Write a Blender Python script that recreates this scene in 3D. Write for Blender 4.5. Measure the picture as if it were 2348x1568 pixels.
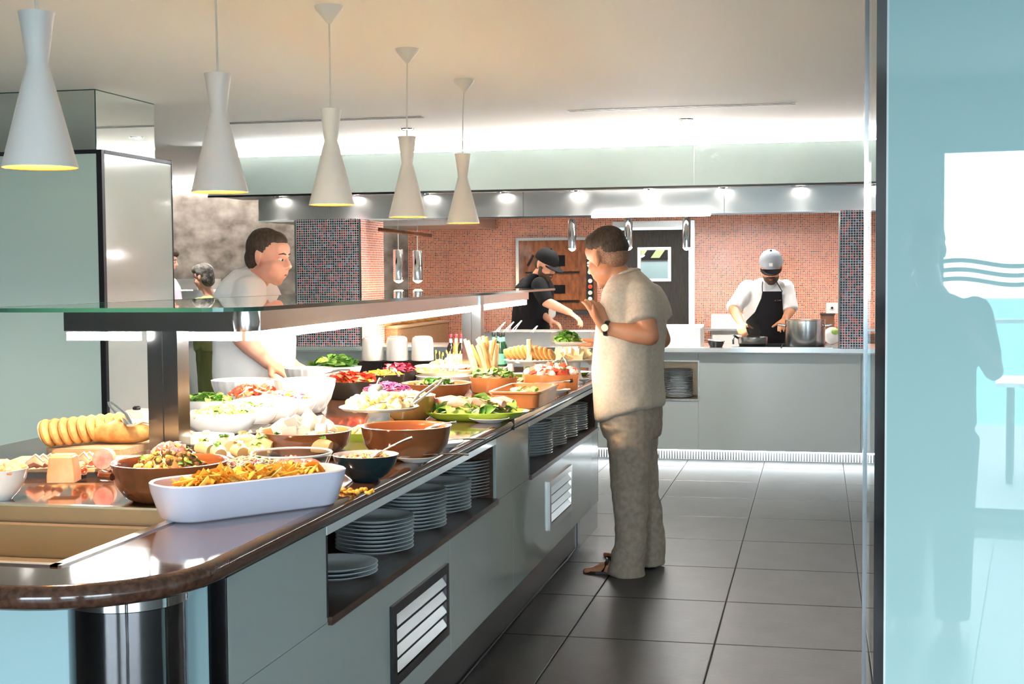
import bpy, bmesh, math, random
import numpy as np
from mathutils import Vector, Matrix, Quaternion, noise as mnoise
for _o in list(bpy.data.objects): bpy.data.objects.remove(_o)
SC = bpy.context.scene; COL = SC.collection
PI = math.pi
# ---------------------------------------------------------------- camera
FPX, PITCH, YAW, ROLL, EYE = 3146.63, .0493482, -.2186684, -.00749494, 1.55
_cp,_sp,_cy,_sy = math.cos(PITCH),math.sin(PITCH),math.cos(YAW),math.sin(YAW)
FW = Vector((_sy*_cp,_cy*_cp,-_sp)); _rt = Vector((_cy,-_sy,0)); _up = _rt.cross(FW)
RT = _rt*math.cos(ROLL)+_up*math.sin(ROLL); UP = -_rt*math.sin(ROLL)+_up*math.cos(ROLL)
CAMPOS = Vector((0,0,EYE))
cd = bpy.data.cameras.new('camera'); cam = bpy.data.objects.new('camera', cd); COL.objects.link(cam)
cam.matrix_world = Matrix(((RT.x,UP.x,-FW.x,0),(RT.y,UP.y,-FW.y,0),(RT.z,UP.z,-FW.z,EYE),(0,0,0,1)))
cd.sensor_width = 36; cd.lens = FPX/2348*36; cd.clip_start=.05; cd.clip_end=400
SC.camera = cam
# ---------------------------------------------------------------- world, exposure
W = bpy.data.worlds.new('sky'); SC.world = W; W.use_nodes = True
bg = W.node_tree.nodes['Background']; bg.inputs[0].default_value=(.78,.90,1,1); bg.inputs[1].default_value=2.2
vs = SC.view_settings; vs.view_transform='Standard'; vs.look='None'; vs.exposure=3.22; vs.gamma=1; vs.use_curve_mapping=False
LED_GUARD, LED_COVE, LED_KICK, PEND_W, SPOT_W, DOWN_W = 8.0, 12.0, 4.2, 15.0, 5.0, 15.0
# large daylight portal in the terrace window behind the photographer
def portal(loc, rot, sx, sy):
    d=bpy.data.lights.new('window_portal','AREA'); d.shape='RECTANGLE'; d.size=sx; d.size_y=sy; d.cycles.is_portal=True
    o=bpy.data.objects.new('window_portal',d); COL.objects.link(o); o.location=loc; o.rotation_euler=rot
portal((2.45,-2.98,1.2),(math.radians(90),0,0),5.1,2.3)
portal((-1.9,-2.98,1.2),(math.radians(90),0,0),2.2,2.3)
# ---------------------------------------------------------------- pixel helpers (2348x1568 frame)
def ray(x,y): return RT*(x-1174)-UP*(y-784)+FW*FPX
def _on(ax,v,x,y):
    r=ray(x,y); return CAMPOS+r*((v-CAMPOS[ax])/r[ax])
def AX(v,x,y): return _on(0,v,x,y)
def AY(v,x,y): return _on(1,v,x,y)
def AZ(v,x,y): return _on(2,v,x,y)
def depth(p): return (Vector(p)-CAMPOS).dot(FW)
def mpp(p): return depth(p)/FPX
def PX(p):
    d=Vector(p)-CAMPOS; n=d.dot(FW); return 1174+FPX*d.dot(RT)/n, 784-FPX*d.dot(UP)/n
RND = random.Random(7)
def ru(a,b): return RND.uniform(a,b)
# ---------------------------------------------------------------- materials
M={}
def mat(name,col,rough=.5,metal=0,col2=None,scale=20,bump=0,bscale=None,emit=0,ecol=None,spec=.5,trans=0,ior=1.45,coat=0,detail=4,lo=.35,hi=.65,sub=0,stretch=None,coord='Object',sheen=0):
    m=bpy.data.materials.new(name); m.use_nodes=True; nt=m.node_tree; b=nt.nodes['Principled BSDF']
    def L(a,c): nt.links.new(a,c)
    b.inputs['Base Color'].default_value=(*col,1); b.inputs['Roughness'].default_value=rough; b.inputs['Metallic'].default_value=metal
    b.inputs['Specular IOR Level'].default_value=spec; b.inputs['IOR'].default_value=ior
    b.inputs['Coat Weight'].default_value=coat; b.inputs['Coat Roughness'].default_value=.05
    if trans: b.inputs['Transmission Weight'].default_value=trans
    if sheen: b.inputs['Sheen Weight'].default_value=sheen
    if sub: b.inputs['Subsurface Weight'].default_value=sub; b.inputs['Subsurface Radius'].default_value=(.02,.008,.004)
    if emit:
        b.inputs['Emission Color'].default_value=(*(ecol or col),1); b.inputs['Emission Strength'].default_value=emit
    if col2 or bump:
        tc=nt.nodes.new('ShaderNodeTexCoord'); src=tc.outputs[coord]
        if stretch:
            mp=nt.nodes.new('ShaderNodeMapping'); mp.inputs['Scale'].default_value=stretch; L(src,mp.inputs[0]); src=mp.outputs[0]
    if col2:
        n=nt.nodes.new('ShaderNodeTexNoise'); n.inputs['Scale'].default_value=scale; n.inputs['Detail'].default_value=detail; L(src,n.inputs['Vector'])
        r=nt.nodes.new('ShaderNodeValToRGB'); r.color_ramp.elements[0].position=lo; r.color_ramp.elements[1].position=hi
        r.color_ramp.elements[0].color=(*col,1); r.color_ramp.elements[1].color=(*col2,1)
        L(n.outputs['Fac'],r.inputs[0]); L(r.outputs[0],b.inputs['Base Color'])
    if bump:
        n2=nt.nodes.new('ShaderNodeTexNoise'); n2.inputs['Scale'].default_value=bscale or scale; n2.inputs['Detail'].default_value=5; L(src,n2.inputs['Vector'])
        bp=nt.nodes.new('ShaderNodeBump'); bp.inputs['Strength'].default_value=bump; bp.inputs['Distance'].default_value=.01; L(n2.outputs['Fac'],bp.inputs['Height']); L(bp.outputs[0],b.inputs['Normal'])
    M[name]=m; return m
def mosaic(name,pitch,ramp,grout,gw=.14,rough=.2):
    m=bpy.data.materials.new(name); m.use_nodes=True; nt=m.node_tree; b=nt.nodes['Principled BSDF']; N=nt.nodes.new
    def L(a,c): nt.links.new(a,c)
    def ma(op,a,bv=None):
        n=N('ShaderNodeMath'); n.operation=op
        if isinstance(a,(int,float)): n.inputs[0].default_value=a
        else: L(a,n.inputs[0])
        if bv is not None:
            if isinstance(bv,(int,float)): n.inputs[1].default_value=bv
            else: L(bv,n.inputs[1])
        return n.outputs[0]
    tc=N('ShaderNodeTexCoord'); sx=N('ShaderNodeSeparateXYZ'); L(tc.outputs['Object'],sx.inputs[0])
    u=ma('DIVIDE',ma('ADD',sx.outputs[0],sx.outputs[1]),pitch); v=ma('DIVIDE',sx.outputs[2],pitch)
    fu,fv=ma('FRACT',u),ma('FRACT',v); iu,iv=ma('FLOOR',u),ma('FLOOR',v)
    cb=N('ShaderNodeCombineXYZ'); L(iu,cb.inputs[0]); L(iv,cb.inputs[1])
    wn=N('ShaderNodeTexWhiteNoise'); wn.noise_dimensions='2D'; L(cb.outputs[0],wn.inputs['Vector'])
    cr=N('ShaderNodeValToRGB'); cr.color_ramp.interpolation='CONSTANT'; els=cr.color_ramp.elements
    els[0].position=0; els[0].color=(*ramp[0][1],1); els[1].position=ramp[1][0]; els[1].color=(*ramp[1][1],1)
    for p,c in ramp[2:]:
        e=els.new(p); e.color=(*c,1)
    L(wn.outputs['Value'],cr.inputs[0])
    g=ma('MULTIPLY',ma('MULTIPLY',ma('GREATER_THAN',fu,gw),ma('LESS_THAN',fu,1-gw)),ma('MULTIPLY',ma('GREATER_THAN',fv,gw),ma('LESS_THAN',fv,1-gw)))
    mx=N('ShaderNodeMix'); mx.data_type='RGBA'; L(g,mx.inputs['Factor']); mx.inputs['A'].default_value=(*grout,1); L(cr.outputs[0],mx.inputs['B'])
    L(mx.outputs['Result'],b.inputs['Base Color'])
    bp=N('ShaderNodeBump'); bp.inputs['Strength'].default_value=.4; bp.inputs['Distance'].default_value=.003; L(g,bp.inputs['Height']); L(bp.outputs[0],b.inputs['Normal'])
    b.inputs['Roughness'].default_value=rough; M[name]=m; return m
def glassy(name,tint,refl=.08,edge=.6,rough=.0):
    """thin clear pane: transparent with a Fresnel-like gloss"""
    m=bpy.data.materials.new(name); m.use_nodes=True; nt=m.node_tree; N=nt.nodes.new
    nt.nodes.remove(nt.nodes['Principled BSDF']); out=nt.nodes['Material Output']
    t=N('ShaderNodeBsdfTransparent'); t.inputs[0].default_value=(*tint,1)
    g=N('ShaderNodeBsdfGlossy'); g.inputs['Roughness'].default_value=rough; g.inputs[0].default_value=(1,1,1,1)
    lw=N('ShaderNodeLayerWeight'); lw.inputs[0].default_value=.5; pw=N('ShaderNodeMath'); pw.operation='POWER'; nt.links.new(lw.outputs['Facing'],pw.inputs[0]); pw.inputs[1].default_value=5.0; fr=N('ShaderNodeMath'); fr.operation='MULTIPLY_ADD'; nt.links.new(pw.outputs[0],fr.inputs[0]); fr.inputs[1].default_value=.95; fr.inputs[2].default_value=.045; mx=N('ShaderNodeMixShader')
    nt.links.new(fr.outputs[0],mx.inputs[0]); nt.links.new(t.outputs[0],mx.inputs[1]); nt.links.new(g.outputs[0],mx.inputs[2]); nt.links.new(mx.outputs[0],out.inputs[0])
    M[name]=m; return m
# ---------------------------------------------------------------- mesh helpers
def T(loc=(0,0,0),rz=0,s=(1,1,1)): return Matrix.Translation(loc)@Matrix.Rotation(rz,4,'Z')@Matrix.Diagonal((*s,1))
class MB:
    def __init__(s): s.v=[]; s.f=[]; s.m=[]; s.cur=0; s.X=Matrix.Identity(4)
    def add(s,vs,fs):
        o=len(s.v); X=s.X
        s.v+= [tuple(X@Vector(p)) for p in vs]; s.f+=[tuple(i+o for i in f) for f in fs]; s.m+=[s.cur]*len(fs); return s
    def box(s,x0,x1,y0,y1,z0,z1):
        return s.add([(x0,y0,z0),(x1,y0,z0),(x1,y1,z0),(x0,y1,z0),(x0,y0,z1),(x1,y0,z1),(x1,y1,z1),(x0,y1,z1)],
            [(0,3,2,1),(4,5,6,7),(0,1,5,4),(1,2,6,5),(2,3,7,6),(3,0,4,7)])
    def bbox(s,x0,x1,y0,y1,z0,z1,r=.01,seg=3):
        """box with rounded vertical edges and small top chamfer"""
        pts=[]
        for cx,cy,a0 in ((x1-r,y1-r,0),(x0+r,y1-r,90),(x0+r,y0+r,180),(x1-r,y0+r,270)):
            for k in range(seg+1):
                a=math.radians(a0+90*k/seg); pts.append((cx+r*math.cos(a),cy+r*math.sin(a)))
        return s.prism(pts,z0,z1)
    def prism(s,pts,z0,z1):
        n=len(pts); vs=[(p[0],p[1],z0) for p in pts]+[(p[0],p[1],z1) for p in pts]
        fs=[tuple(reversed(range(n))),tuple(range(n,2*n))]+[(i,(i+1)%n,n+(i+1)%n,n+i) for i in range(n)]
        return s.add(vs,fs)
    def lathe(s,prof,n=24,c=(0,0,0),sx=1,sy=1,wob=None,a0=0,a1=2*PI):
        """prof: [(r,z)] closed at axis if r==0"""
        rings=[];vs=[];fs=[]
        full=abs(a1-a0-2*PI)<1e-6; m=n if full else n+1
        for r,z in prof:
            if r<1e-7: rings.append([len(vs)]); vs.append((c[0],c[1],c[2]+z))
            else:
                ring=[]
                for k in range(m):
                    a=a0+(a1-a0)*k/n; rr=r*(wob(a,z) if wob else 1)
                    ring.append(len(vs)); vs.append((c[0]+sx*rr*math.cos(a),c[1]+sy*rr*math.sin(a),c[2]+z))
                rings.append(ring)
        for A,B in zip(rings,rings[1:]):
            K=n if full else n
            for k in range(K):
                k2=(k+1)%m
                if len(A)==1 and len(B)==1: continue
                if len(A)==1: fs.append((A[0],B[k2],B[k]))
                elif len(B)==1: fs.append((A[k],A[k2],B[0]))
                else: fs.append((A[k],A[k2],B[k2],B[k]))
        return s.add(vs,fs)
    def tube(s,pts,r,n=8,cap=True,flat=1,upv=None):
        pts=[Vector(p) for p in pts]; N=len(pts); rs=r if isinstance(r,(list,tuple)) else [r]*N
        vs=[];fs=[]; up=None
        for i,p in enumerate(pts):
            t=(pts[min(i+1,N-1)]-pts[max(i-1,0)]).normalized()
            if up is None:
                up=Vector(upv) if upv else (Vector((0,0,1)) if abs(t.z)<.9 else Vector((1,0,0)))
            sd=t.cross(up).normalized(); up=sd.cross(t).normalized()
            for k in range(n):
                a=2*PI*k/n; vs.append(p+sd*math.cos(a)*rs[i]+up*math.sin(a)*rs[i]*flat)
        for i in range(N-1):
            for k in range(n): fs.append((i*n+k,i*n+(k+1)%n,(i+1)*n+(k+1)%n,(i+1)*n+k))
        if cap: fs.append(tuple(reversed(range(n)))); fs.append(tuple(range((N-1)*n,N*n)))
        return s.add(vs,fs)
    def cyl(s,p0,p1,r,n=16,r1=None): return s.tube([p0,p1],[r,r if r1 is None else r1],n)
    def ell(s,c,r,n=12,m=8,R=None):
        vs=[];R=R or Matrix.Identity(3); c=Vector(c)
        for j in range(1,m):
            b=PI*j/m
            for k in range(n):
                a=2*PI*k/n; vs.append(c+R@Vector((r[0]*math.sin(b)*math.cos(a),r[1]*math.sin(b)*math.sin(a),r[2]*math.cos(b))))
        t=len(vs); vs+= [c+R@Vector((0,0,r[2])),c-R@Vector((0,0,r[2]))]; fs=[]
        for j in range(m-2):
            for k in range(n): fs.append((j*n+k,(j+1)*n+k,(j+1)*n+(k+1)%n,j*n+(k+1)%n))
        for k in range(n): fs.append((t,k,(k+1)%n)); fs.append((t+1,(m-2)*n+(k+1)%n,(m-2)*n+k))
        return s.add(vs,fs)
    def mesh(s,name,mats,smooth=False,angle=None):
        me=bpy.data.meshes.new(name); me.from_pydata(s.v,[],s.f)
        for m in (mats if isinstance(mats,(list,tuple)) else [mats]): me.materials.append(M[m] if isinstance(m,str) else m)
        me.polygons.foreach_set('material_index',s.m)
        if smooth: me.polygons.foreach_set('use_smooth',[True]*len(s.f))
        me.update()
        if smooth and angle is not False:
            try: me.set_sharp_from_angle(angle=math.radians(angle or 40))
            except Exception: pass
        return me
def obj(name,me,parent=None,loc=None,rz=0):
    o=bpy.data.objects.new(name,me); COL.objects.link(o)
    if loc is not None: o.location=loc
    if rz: o.rotation_euler=(0,0,rz)
    if parent is not None: o.parent=parent
    return o
def part(name,mb,mats,parent,smooth=False,loc=None,angle=None): return obj(name,mb.mesh(name,mats,smooth,angle),parent,loc)
def tag(o,label,cat,group=None,kind=None):
    o['label']=label; o['category']=cat
    if group: o['group']=group
    if kind: o['kind']=kind
    return o
def thing(name,label,cat,loc=(0,0,0),rz=0,group=None):
    o=bpy.data.objects.new(name,None); COL.objects.link(o); o.location=loc; o.rotation_euler=(0,0,rz); o.empty_display_size=.05
    return tag(o,label,cat,group)
def struct(name,mb,mats,label=None,parent=None,smooth=False):
    o=part(name,mb,mats,parent,smooth)
    if parent is None: o['kind']='structure'
    if label: o['label']=label; o['category']=name.split('_')[0]
    return o
# ================================================================ materials
mat('ceiling_paint',(.93,.91,.88),.7)
mat('wall_paint',(.72,.72,.70),.6)
mat('fascia_glass',(.62,.72,.67),.12,coat=.6)
mat('white_panel',(.34,.40,.385),.12,coat=.5)
mat('grey_panel',(.47,.52,.51),.18,coat=.3)
mat('daylit_panel',(.36,.52,.54),.15,coat=.4)  # near end panels, with the daylight's teal tint put into the colour
mat('back_glass',(.36,.51,.50),.012,coat=1,ior=1.6)
M['back_glass'].node_tree.nodes['Principled BSDF'].inputs['Coat Roughness'].default_value=.0
mat('green_glass',(.62,.76,.69),.08,coat=.8)
mat('pale_glass',(.66,.69,.66),.12,coat=.5)
mat('mirror',(.82,.88,.85),.02,metal=1)
mat('steel',(.62,.62,.61),.22,metal=1)
mat('hood_steel',(.36,.355,.34),.33,metal=1,bump=.25,bscale=1.6)
mat('steel_dark',(.30,.305,.31),.18,metal=1)
mat('steel_brushed',(.58,.58,.57),.34,metal=1,col2=(.68,.68,.67),scale=60,stretch=(1,1,12))
mat('chrome',(.75,.75,.76),.06,metal=1)
mat('dark_chrome',(.20,.20,.21),.08,metal=1)
mat('dark_metal',(.03,.03,.033),.35,metal=.6)
mat('black',(.012,.012,.013),.45)
mat('black_gloss',(.01,.01,.011),.12)
mat('pan_beige',(.42,.33,.23),.30,metal=.75)
mat('dark_wood',(.035,.018,.012),.35,col2=(.07,.035,.02),scale=14,stretch=(6,.6,6))
mat('door_wood',(.022,.018,.014),.45,col2=(.05,.042,.034),scale=30,stretch=(8,8,.35))
mat('oven_wood',(.16,.045,.012),.4,col2=(.30,.10,.03),scale=9,stretch=(3,3,1),coat=.3)
mat('shelf_wood',(.42,.24,.12),.5,col2=(.58,.36,.2),scale=16,stretch=(1,6,6))
mat('kick_dark',(.03,.03,.03),.25)
mat('floor_tile',(.018,.019,.018),.38,spec=.42,col2=(.032,.033,.031),scale=5,bump=.05,bscale=40)
mat('grout',(.016,.016,.016),.8)
mat('led',(1,1,1),.5,emit=LED_GUARD,ecol=(1,.97,.92))
mat('led_cove',(1,1,1),.5,emit=LED_COVE,ecol=(.95,.98,1))
mat('led_wash',(1,1,1),.5,emit=30,ecol=(1,.97,.93))
mat('led_kick',(1,1,1),.5,emit=LED_KICK,ecol=(.86,.94,1))
mat('bulb_warm',(1,.7,.4),.5,emit=12,ecol=(1,.55,.22))
mat('bulb_white',(1,1,1),.5,emit=40,ecol=(1,.97,.92))
mat('tube_white',(1,1,1),.5,emit=8,ecol=(1,.98,.97))
mat('lamp_white',(.78,.75,.71),.45)
mat('lamp_gold',(.22,.055,.005),.35,metal=.3)
mat('cord_white',(.7,.68,.64),.6)
mat('porcelain',(.74,.74,.72),.15,coat=.4)
mat('porcelain_grey',(.62,.68,.68),.2,coat=.3)
mat('plate_white',(.74,.80,.81),.2,coat=.3)
mat('porcelain_lilac',(.62,.62,.74),.2,coat=.3)
mat('dark_ceramic',(.012,.026,.030),.14,coat=.5)
mat('black_ceramic',(.02,.016,.013),.3)
mat('earthen',(.16,.05,.018),.16,col2=(.30,.10,.03),scale=7,coat=.6)
mat('earthen_dark',(.09,.030,.012),.14,col2=(.20,.07,.025),scale=6,coat=.7)
mat('terracotta',(.50,.15,.04),.28,col2=(.62,.21,.06),scale=6,coat=.4)
mat('earthen_in',(.46,.15,.05),.2,coat=.4)
mat('ochre',(.36,.20,.045),.25,col2=(.26,.12,.03),scale=5,coat=.4)
mat('lime_ceramic',(.36,.50,.04),.2,coat=.5)
mat('leaf_ceramic',(.55,.48,.12),.2,col2=(.20,.34,.10),scale=9,lo=.5,hi=.6,coat=.4)
mat('granite',(.048,.022,.014),.09,col2=(.10,.048,.030),scale=70,coat=.5,detail=6)
mat('slate',(.03,.03,.032),.5,bump=.3,bscale=30)
glassy('clear_glass',(.93,.97,.95)); glassy('clear_thin',(.98,.99,.985))
mat('glass_edge',(.015,.075,.06),.08,coat=.5)
mat('bottle_green',(.01,.05,.02),.08,coat=.5); mat('label_green',(.15,.5,.32),.5); mat('label_white',(.8,.8,.76),.5)
mat('bottle_dark',(.015,.01,.008),.08,coat=.4); mat('bottle_oil',(.30,.24,.06),.1,coat=.3); mat('cap_red',(.6,.03,.06),.4)
# food
mat('f_orange',(.72,.30,.02),.5,col2=(.85,.45,.06),scale=30); mat('f_sauce',(.62,.20,.03),.35,col2=(.75,.34,.08),scale=26)
mat('f_red',(.60,.05,.025),.35,col2=(.72,.13,.06),scale=25); mat('f_pink',(.72,.22,.22),.4,col2=(.8,.45,.4),scale=40)
mat('f_salmon',(.68,.26,.11),.5,col2=(.76,.38,.2),scale=12); mat('f_purple',(.22,.02,.10),.45,col2=(.42,.08,.26),scale=40)
mat('f_beet',(.20,.008,.03),.3,col2=(.34,.02,.06),scale=20); mat('f_white',(.70,.65,.53),.5,col2=(.76,.73,.65),scale=30); mat('f_cream',(.66,.48,.24),.5,col2=(.74,.62,.42),scale=18)
mat('f_green',(.06,.20,.02),.5,col2=(.16,.36,.05),scale=25); mat('f_lgreen',(.22,.42,.06),.5,col2=(.42,.58,.16),scale=25)
mat('f_brown',(.20,.09,.025),.5,col2=(.36,.19,.06),scale=30); mat('f_bread',(.42,.17,.035),.7,col2=(.62,.34,.11),scale=22,bump=.2,bscale=60)
mat('f_crumb',(.66,.47,.24),.8,col2=(.74,.58,.36),scale=50); mat('f_yellow',(.78,.52,.08),.5,col2=(.85,.65,.2),scale=30)
mat('f_wrap',(.58,.40,.18),.6,col2=(.70,.54,.32),scale=14); mat('f_ham',(.58,.22,.15),.45,col2=(.70,.40,.31),scale=18); mat('f_black',(.015,.012,.015),.3)
mat('f_grain',(.62,.42,.20),.6,col2=(.75,.58,.36),scale=60); mat('f_tomato',(.66,.07,.03),.25,col2=(.78,.2,.1),scale=12)
mat('wicker',(.40,.22,.11),.7,col2=(.56,.34,.18),scale=80)
mat('wood_light',(.58,.36,.19),.55,col2=(.68,.46,.27),scale=20,stretch=(1,5,5))
# people
mat('skin',(.60,.30,.19),.5,col2=(.66,.36,.245),scale=9,sub=.12); mat('skin_tan',(.50,.21,.10),.48,col2=(.56,.27,.15),scale=9,sub=.1)
mat('skin_pink',(.66,.31,.22),.5,col2=(.71,.40,.30),scale=9,sub=.12)
mat('hair_brown',(.035,.021,.012),.6,col2=(.07,.043,.025),scale=80,stretch=(1,1,.3),bump=.5,bscale=120); mat('hair_grey',(.05,.045,.04),.6,col2=(.22,.20,.18),scale=30,bump=.5,bscale=100)
mat('beard',(.03,.017,.01),.7,col2=(.10,.055,.035),scale=120); mat('stubble',(.20,.10,.06),.7,col2=(.36,.19,.12),scale=120)
mat('linen',(.50,.42,.32),.85,col2=(.58,.50,.395),scale=60,bump=.15,bscale=160,sheen=.2); mat('linen_trouser',(.33,.27,.21),.85,col2=(.41,.345,.275),scale=40,bump=.15,bscale=160)
mat('white_cotton',(.80,.80,.80),.8,bump=.1,bscale=120); mat('black_cotton',(.010,.010,.012),.85,spec=.2,bump=.1,bscale=120); mat('olive_cotton',(.30,.33,.12),.8,col2=(.36,.38,.17),scale=20)
mat('olive_trouser',(.17,.20,.07),.8); mat('grey_cap',(.34,.38,.43),.8); mat('leather',(.02,.012,.008),.4); mat('gold',(.6,.5,.3),.25,metal=1)
mat('eye_white',(.75,.72,.68),.3); mat('iris',(.02,.015,.012),.2); mat('lip',(.42,.14,.10),.5); mat('lilac_cotton',(.62,.5,.6),.8)
mosaic('mosaic_orange',.0178,[(0,(.62,.085,.022)),(.45,(.75,.17,.05)),(.72,(.55,.05,.02)),(.86,(.22,.02,.015)),(.95,(.05,.012,.012))],(.88,.58,.44),.17)
mosaic('mosaic_dark',.0205,[(0,(.008,.006,.012)),(.40,(.28,.012,.016)),(.60,(.025,.022,.06)),(.72,(.42,.04,.025)),(.86,(.12,.13,.22)),(.93,(.012,.01,.012))],(.62,.62,.66),.12)
mosaic('mosaic_red',.0205,[(0,(.55,.07,.03)),(.5,(.70,.18,.08)),(.75,(.40,.03,.03)),(.92,(.20,.08,.12))],(.82,.66,.58),.15)
mat('wallpaper',(.13,.105,.09),.8,col2=(.42,.375,.335),scale=7,detail=12,lo=.30,hi=.72,stretch=(.8,1,1.1))
# ================================================================ room shell
CZ=2.70
b=MB().box(-9.6,5.1,-3.1,16,-.12,-.006); floor=struct('floor',b,'grout')
TW,TD,TX0,TY0=.6243,.7532,-.4125,9.481
def tile_mesh(w,d):
    m=MB(); g=.0022; c=.003; x0,x1,y0,y1=g,w-g,g,d-g
    m.add([(x0,y0,-.006),(x1,y0,-.006),(x1,y1,-.006),(x0,y1,-.006),(x0,y0,-.0015),(x1,y0,-.0015),(x1,y1,-.0015),(x0,y1,-.0015),
      (x0+c,y0+c,0),(x1-c,y0+c,0),(x1-c,y1-c,0),(x0+c,y1-c,0)],
      [(0,1,5,4),(1,2,6,5),(2,3,7,6),(3,0,4,7),(4,5,9,8),(5,6,10,9),(6,7,11,10),(7,4,8,11),(8,9,10,11)])
    return m.mesh('tile','floor_tile')
tme=tile_mesh(TW,TD)
n=0
for i in range(-2,5):
    for j in range(-3,11):
        obj('tile',tme,floor,(TX0+i*TW,TY0-(j)*TD,0))
m=MB()
for i in range(-14,9):
    for j in range(-9,17):
        if -2<=i<5 and -3<=j<11: continue
        x,y=TX0+i*TW,TY0-j*TD
        if x<-9.6 or x+TW>5.1 or y<-3.1 or y+TD>16: continue
        m.X=T((x,y,0)); g=.002; m.add([(g,g,-.001),(TW-g,g,-.001),(TW-g,TD-g,-.001),(g,TD-g,-.001)],[(0,1,2,3)])
o=part('tiles_beyond',m,'floor_tile',floor); o['kind']='stuff'
struct('ceiling',MB().box(-9.6,5.1,-3.1,16,CZ,CZ+.1),'ceiling_paint')
struct('wall_left',MB().box(-9.7,-9.6,-3.1,16,-.1,CZ+.1),'wall_paint')
struct('wall_right',MB().box(5.1,5.2,-3.1,16,-.1,CZ+.1),'wall_paint')
struct('wall_outer',MB().box(-9.7,5.2,16,16.1,-.1,CZ+.1),'wall_paint')
struct('wall_far',MB().box(-9.6,-4.2,15.5,15.6,0,CZ),'wallpaper')
WNX=-.13
# rear wall of the dining side with the terrace window
b=MB().box(-9.6,-3.0,-3.1,-3.0,0,CZ).box(-.8,WNX,-3.1,-3.0,0,CZ).box(-3.0,-.8,-3.1,-3.0,2.29,CZ).box(-3.0,-.8,-3.1,-3.0,0,.06).box(WNX,5.1,-3.1,-3.0,2.29,CZ).box(WNX,5.1,-3.1,-3.0,0,.06)
struct('wall_rear',b,'wall_paint')
# terrace window: mullions, pane and three wavy frosted bands
b=MB()
for x in (WNX,2.4,5.04): b.box(x,x+.02,-3.08,-3.02,.06,2.29)
b.box(WNX,5.1,-3.08,-3.02,.06,.10).box(WNX,5.1,-3.08,-3.02,2.27,2.29)
win=struct('window_1',b,'dark_metal')
part('pane',MB().box(WNX+.02,5.05,-3.055,-3.045,.1,2.27),'clear_thin',win)
for k in range(3):
    m=MB(); N=160; zb=1.595-.056*k; vs=[];fs=[]
    for i in range(N+1):
        x=WNX+.02+5.1*i/N; z=zb+.02*math.sin(9.5*(x-WNX)+.6); vs+= [(x,-3.044,z-.014),(x,-3.044,z+.014),(x,-3.040,z-.014),(x,-3.040,z+.014)]
    for i in range(N):
        a=4*i; fs+=[(a+2,a+6,a+7,a+3),(a,a+1,a+5,a+4),(a+1,a+3,a+7,a+5),(a,a+4,a+6,a+2)]
    m.add(vs,fs); mat('frost_band',(.35,.42,.42),.6) if k==0 else None; part('wave_band',m,'frost_band',win)
b=MB()
for x in (-3.0,-1.9,-.82): b.box(x,x+.02,-3.08,-3.02,.06,2.29)
b.box(-3.0,-.8,-3.08,-3.02,.06,.10).box(-3.0,-.8,-3.08,-3.02,2.27,2.29)
win2=struct('window_2',b,'dark_metal'); part('pane',MB().box(-2.98,-.82,-3.055,-3.045,.1,2.27),'clear_thin',win2)
# terrace and sea outside
mat('sea',(.05,.20,.25),.6,col2=(.09,.27,.33),scale=.6,stretch=(.3,2,1),spec=.1); mat('terrace',(.16,.16,.155),.6)
b=MB().box(-12,14,-9,-3.1,-.12,-.02); struct('floor_terrace',b,'terrace')
b=MB().add([(-200,-390,-6),(200,-390,-6),(200,-9.2,-6),(-200,-9.2,-6)],[(0,1,2,3)]); o=struct('ground_sea',b,'sea')
# orange mosaic kitchen wall with the door opening
WY=14.0; D0=AY(WY,1405,507); D1=AY(WY,1593,507); dz=2.08
dx0,dx1=D0.x,D1.x; fw=.06
wl=AY(WY,935,530).x
b=MB().box(wl,dx0,WY,WY+.12,0,CZ).box(dx1,5.1,WY,WY+.12,0,CZ).box(dx0,dx1,WY,WY+.12,dz,CZ)
struct('wall_back',b,'mosaic_orange')
b=MB().box(dx0,dx0+fw,WY-.02,WY+.08,0,dz).box(dx1-fw,dx1,WY-.02,WY+.08,0,dz).box(dx0+fw,dx1-fw,WY-.02,WY+.08,dz-fw,dz)
trim=struct('trim_1',b,'steel')
w0,w1=AY(WY,1462,567),AY(WY,1538,645); a0,a1=dx0+fw+.03,dx1-fw-.005
b=MB().box(a0,w0.x,WY+.02,WY+.06,.01,dz-fw-.03).box(w1.x,a1,WY+.02,WY+.06,.01,dz-fw-.03).box(w0.x,w1.x,WY+.02,WY+.06,.01,w1.z).box(w0.x,w1.x,WY+.02,WY+.06,w0.z,dz-fw-.03)
door=struct('door_1',b,'door_wood')
f=.028; b=MB().box(w0.x-.002,w0.x+f,WY+.005,WY+.075,w1.z,w0.z).box(w1.x-f,w1.x+.002,WY+.005,WY+.075,w1.z,w0.z).box(w0.x+f,w1.x-f,WY+.005,WY+.075,w1.z,w1.z+f).box(w0.x+f,w1.x-f,WY+.005,WY+.075,w0.z-f,w0.z)
part('window_frame',b,'steel',door)
part('pane',MB().box(w0.x+f,w1.x-f,WY+.035,WY+.045,w1.z+f,w0.z-f),'clear_thin',door)
mat('room_blue',(.45,.62,.64),.6); mat('stripe_green',(.55,.72,.30),.5)
b=MB().box(-3.2,.2,15.4,15.5,0,CZ); struct('wall_service',b,'room_blue')
m=MB()
for k in range(4):
    x=-2.02+k*.2; m.add([(x,15.38,1.72),(x+.1,15.38,1.72),(x+.2,15.38,1.86),(x+.1,15.38,1.86)],[(0,1,2,3)])
o=part('hazard_strip',MB().box(-2.1,-1.1,15.385,15.4,1.70,1.88),'black',None); tag(o,'green and black striped strip seen through the kitchen door pane','sign'); part('stripe',m,'stripe_green',o)
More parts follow.
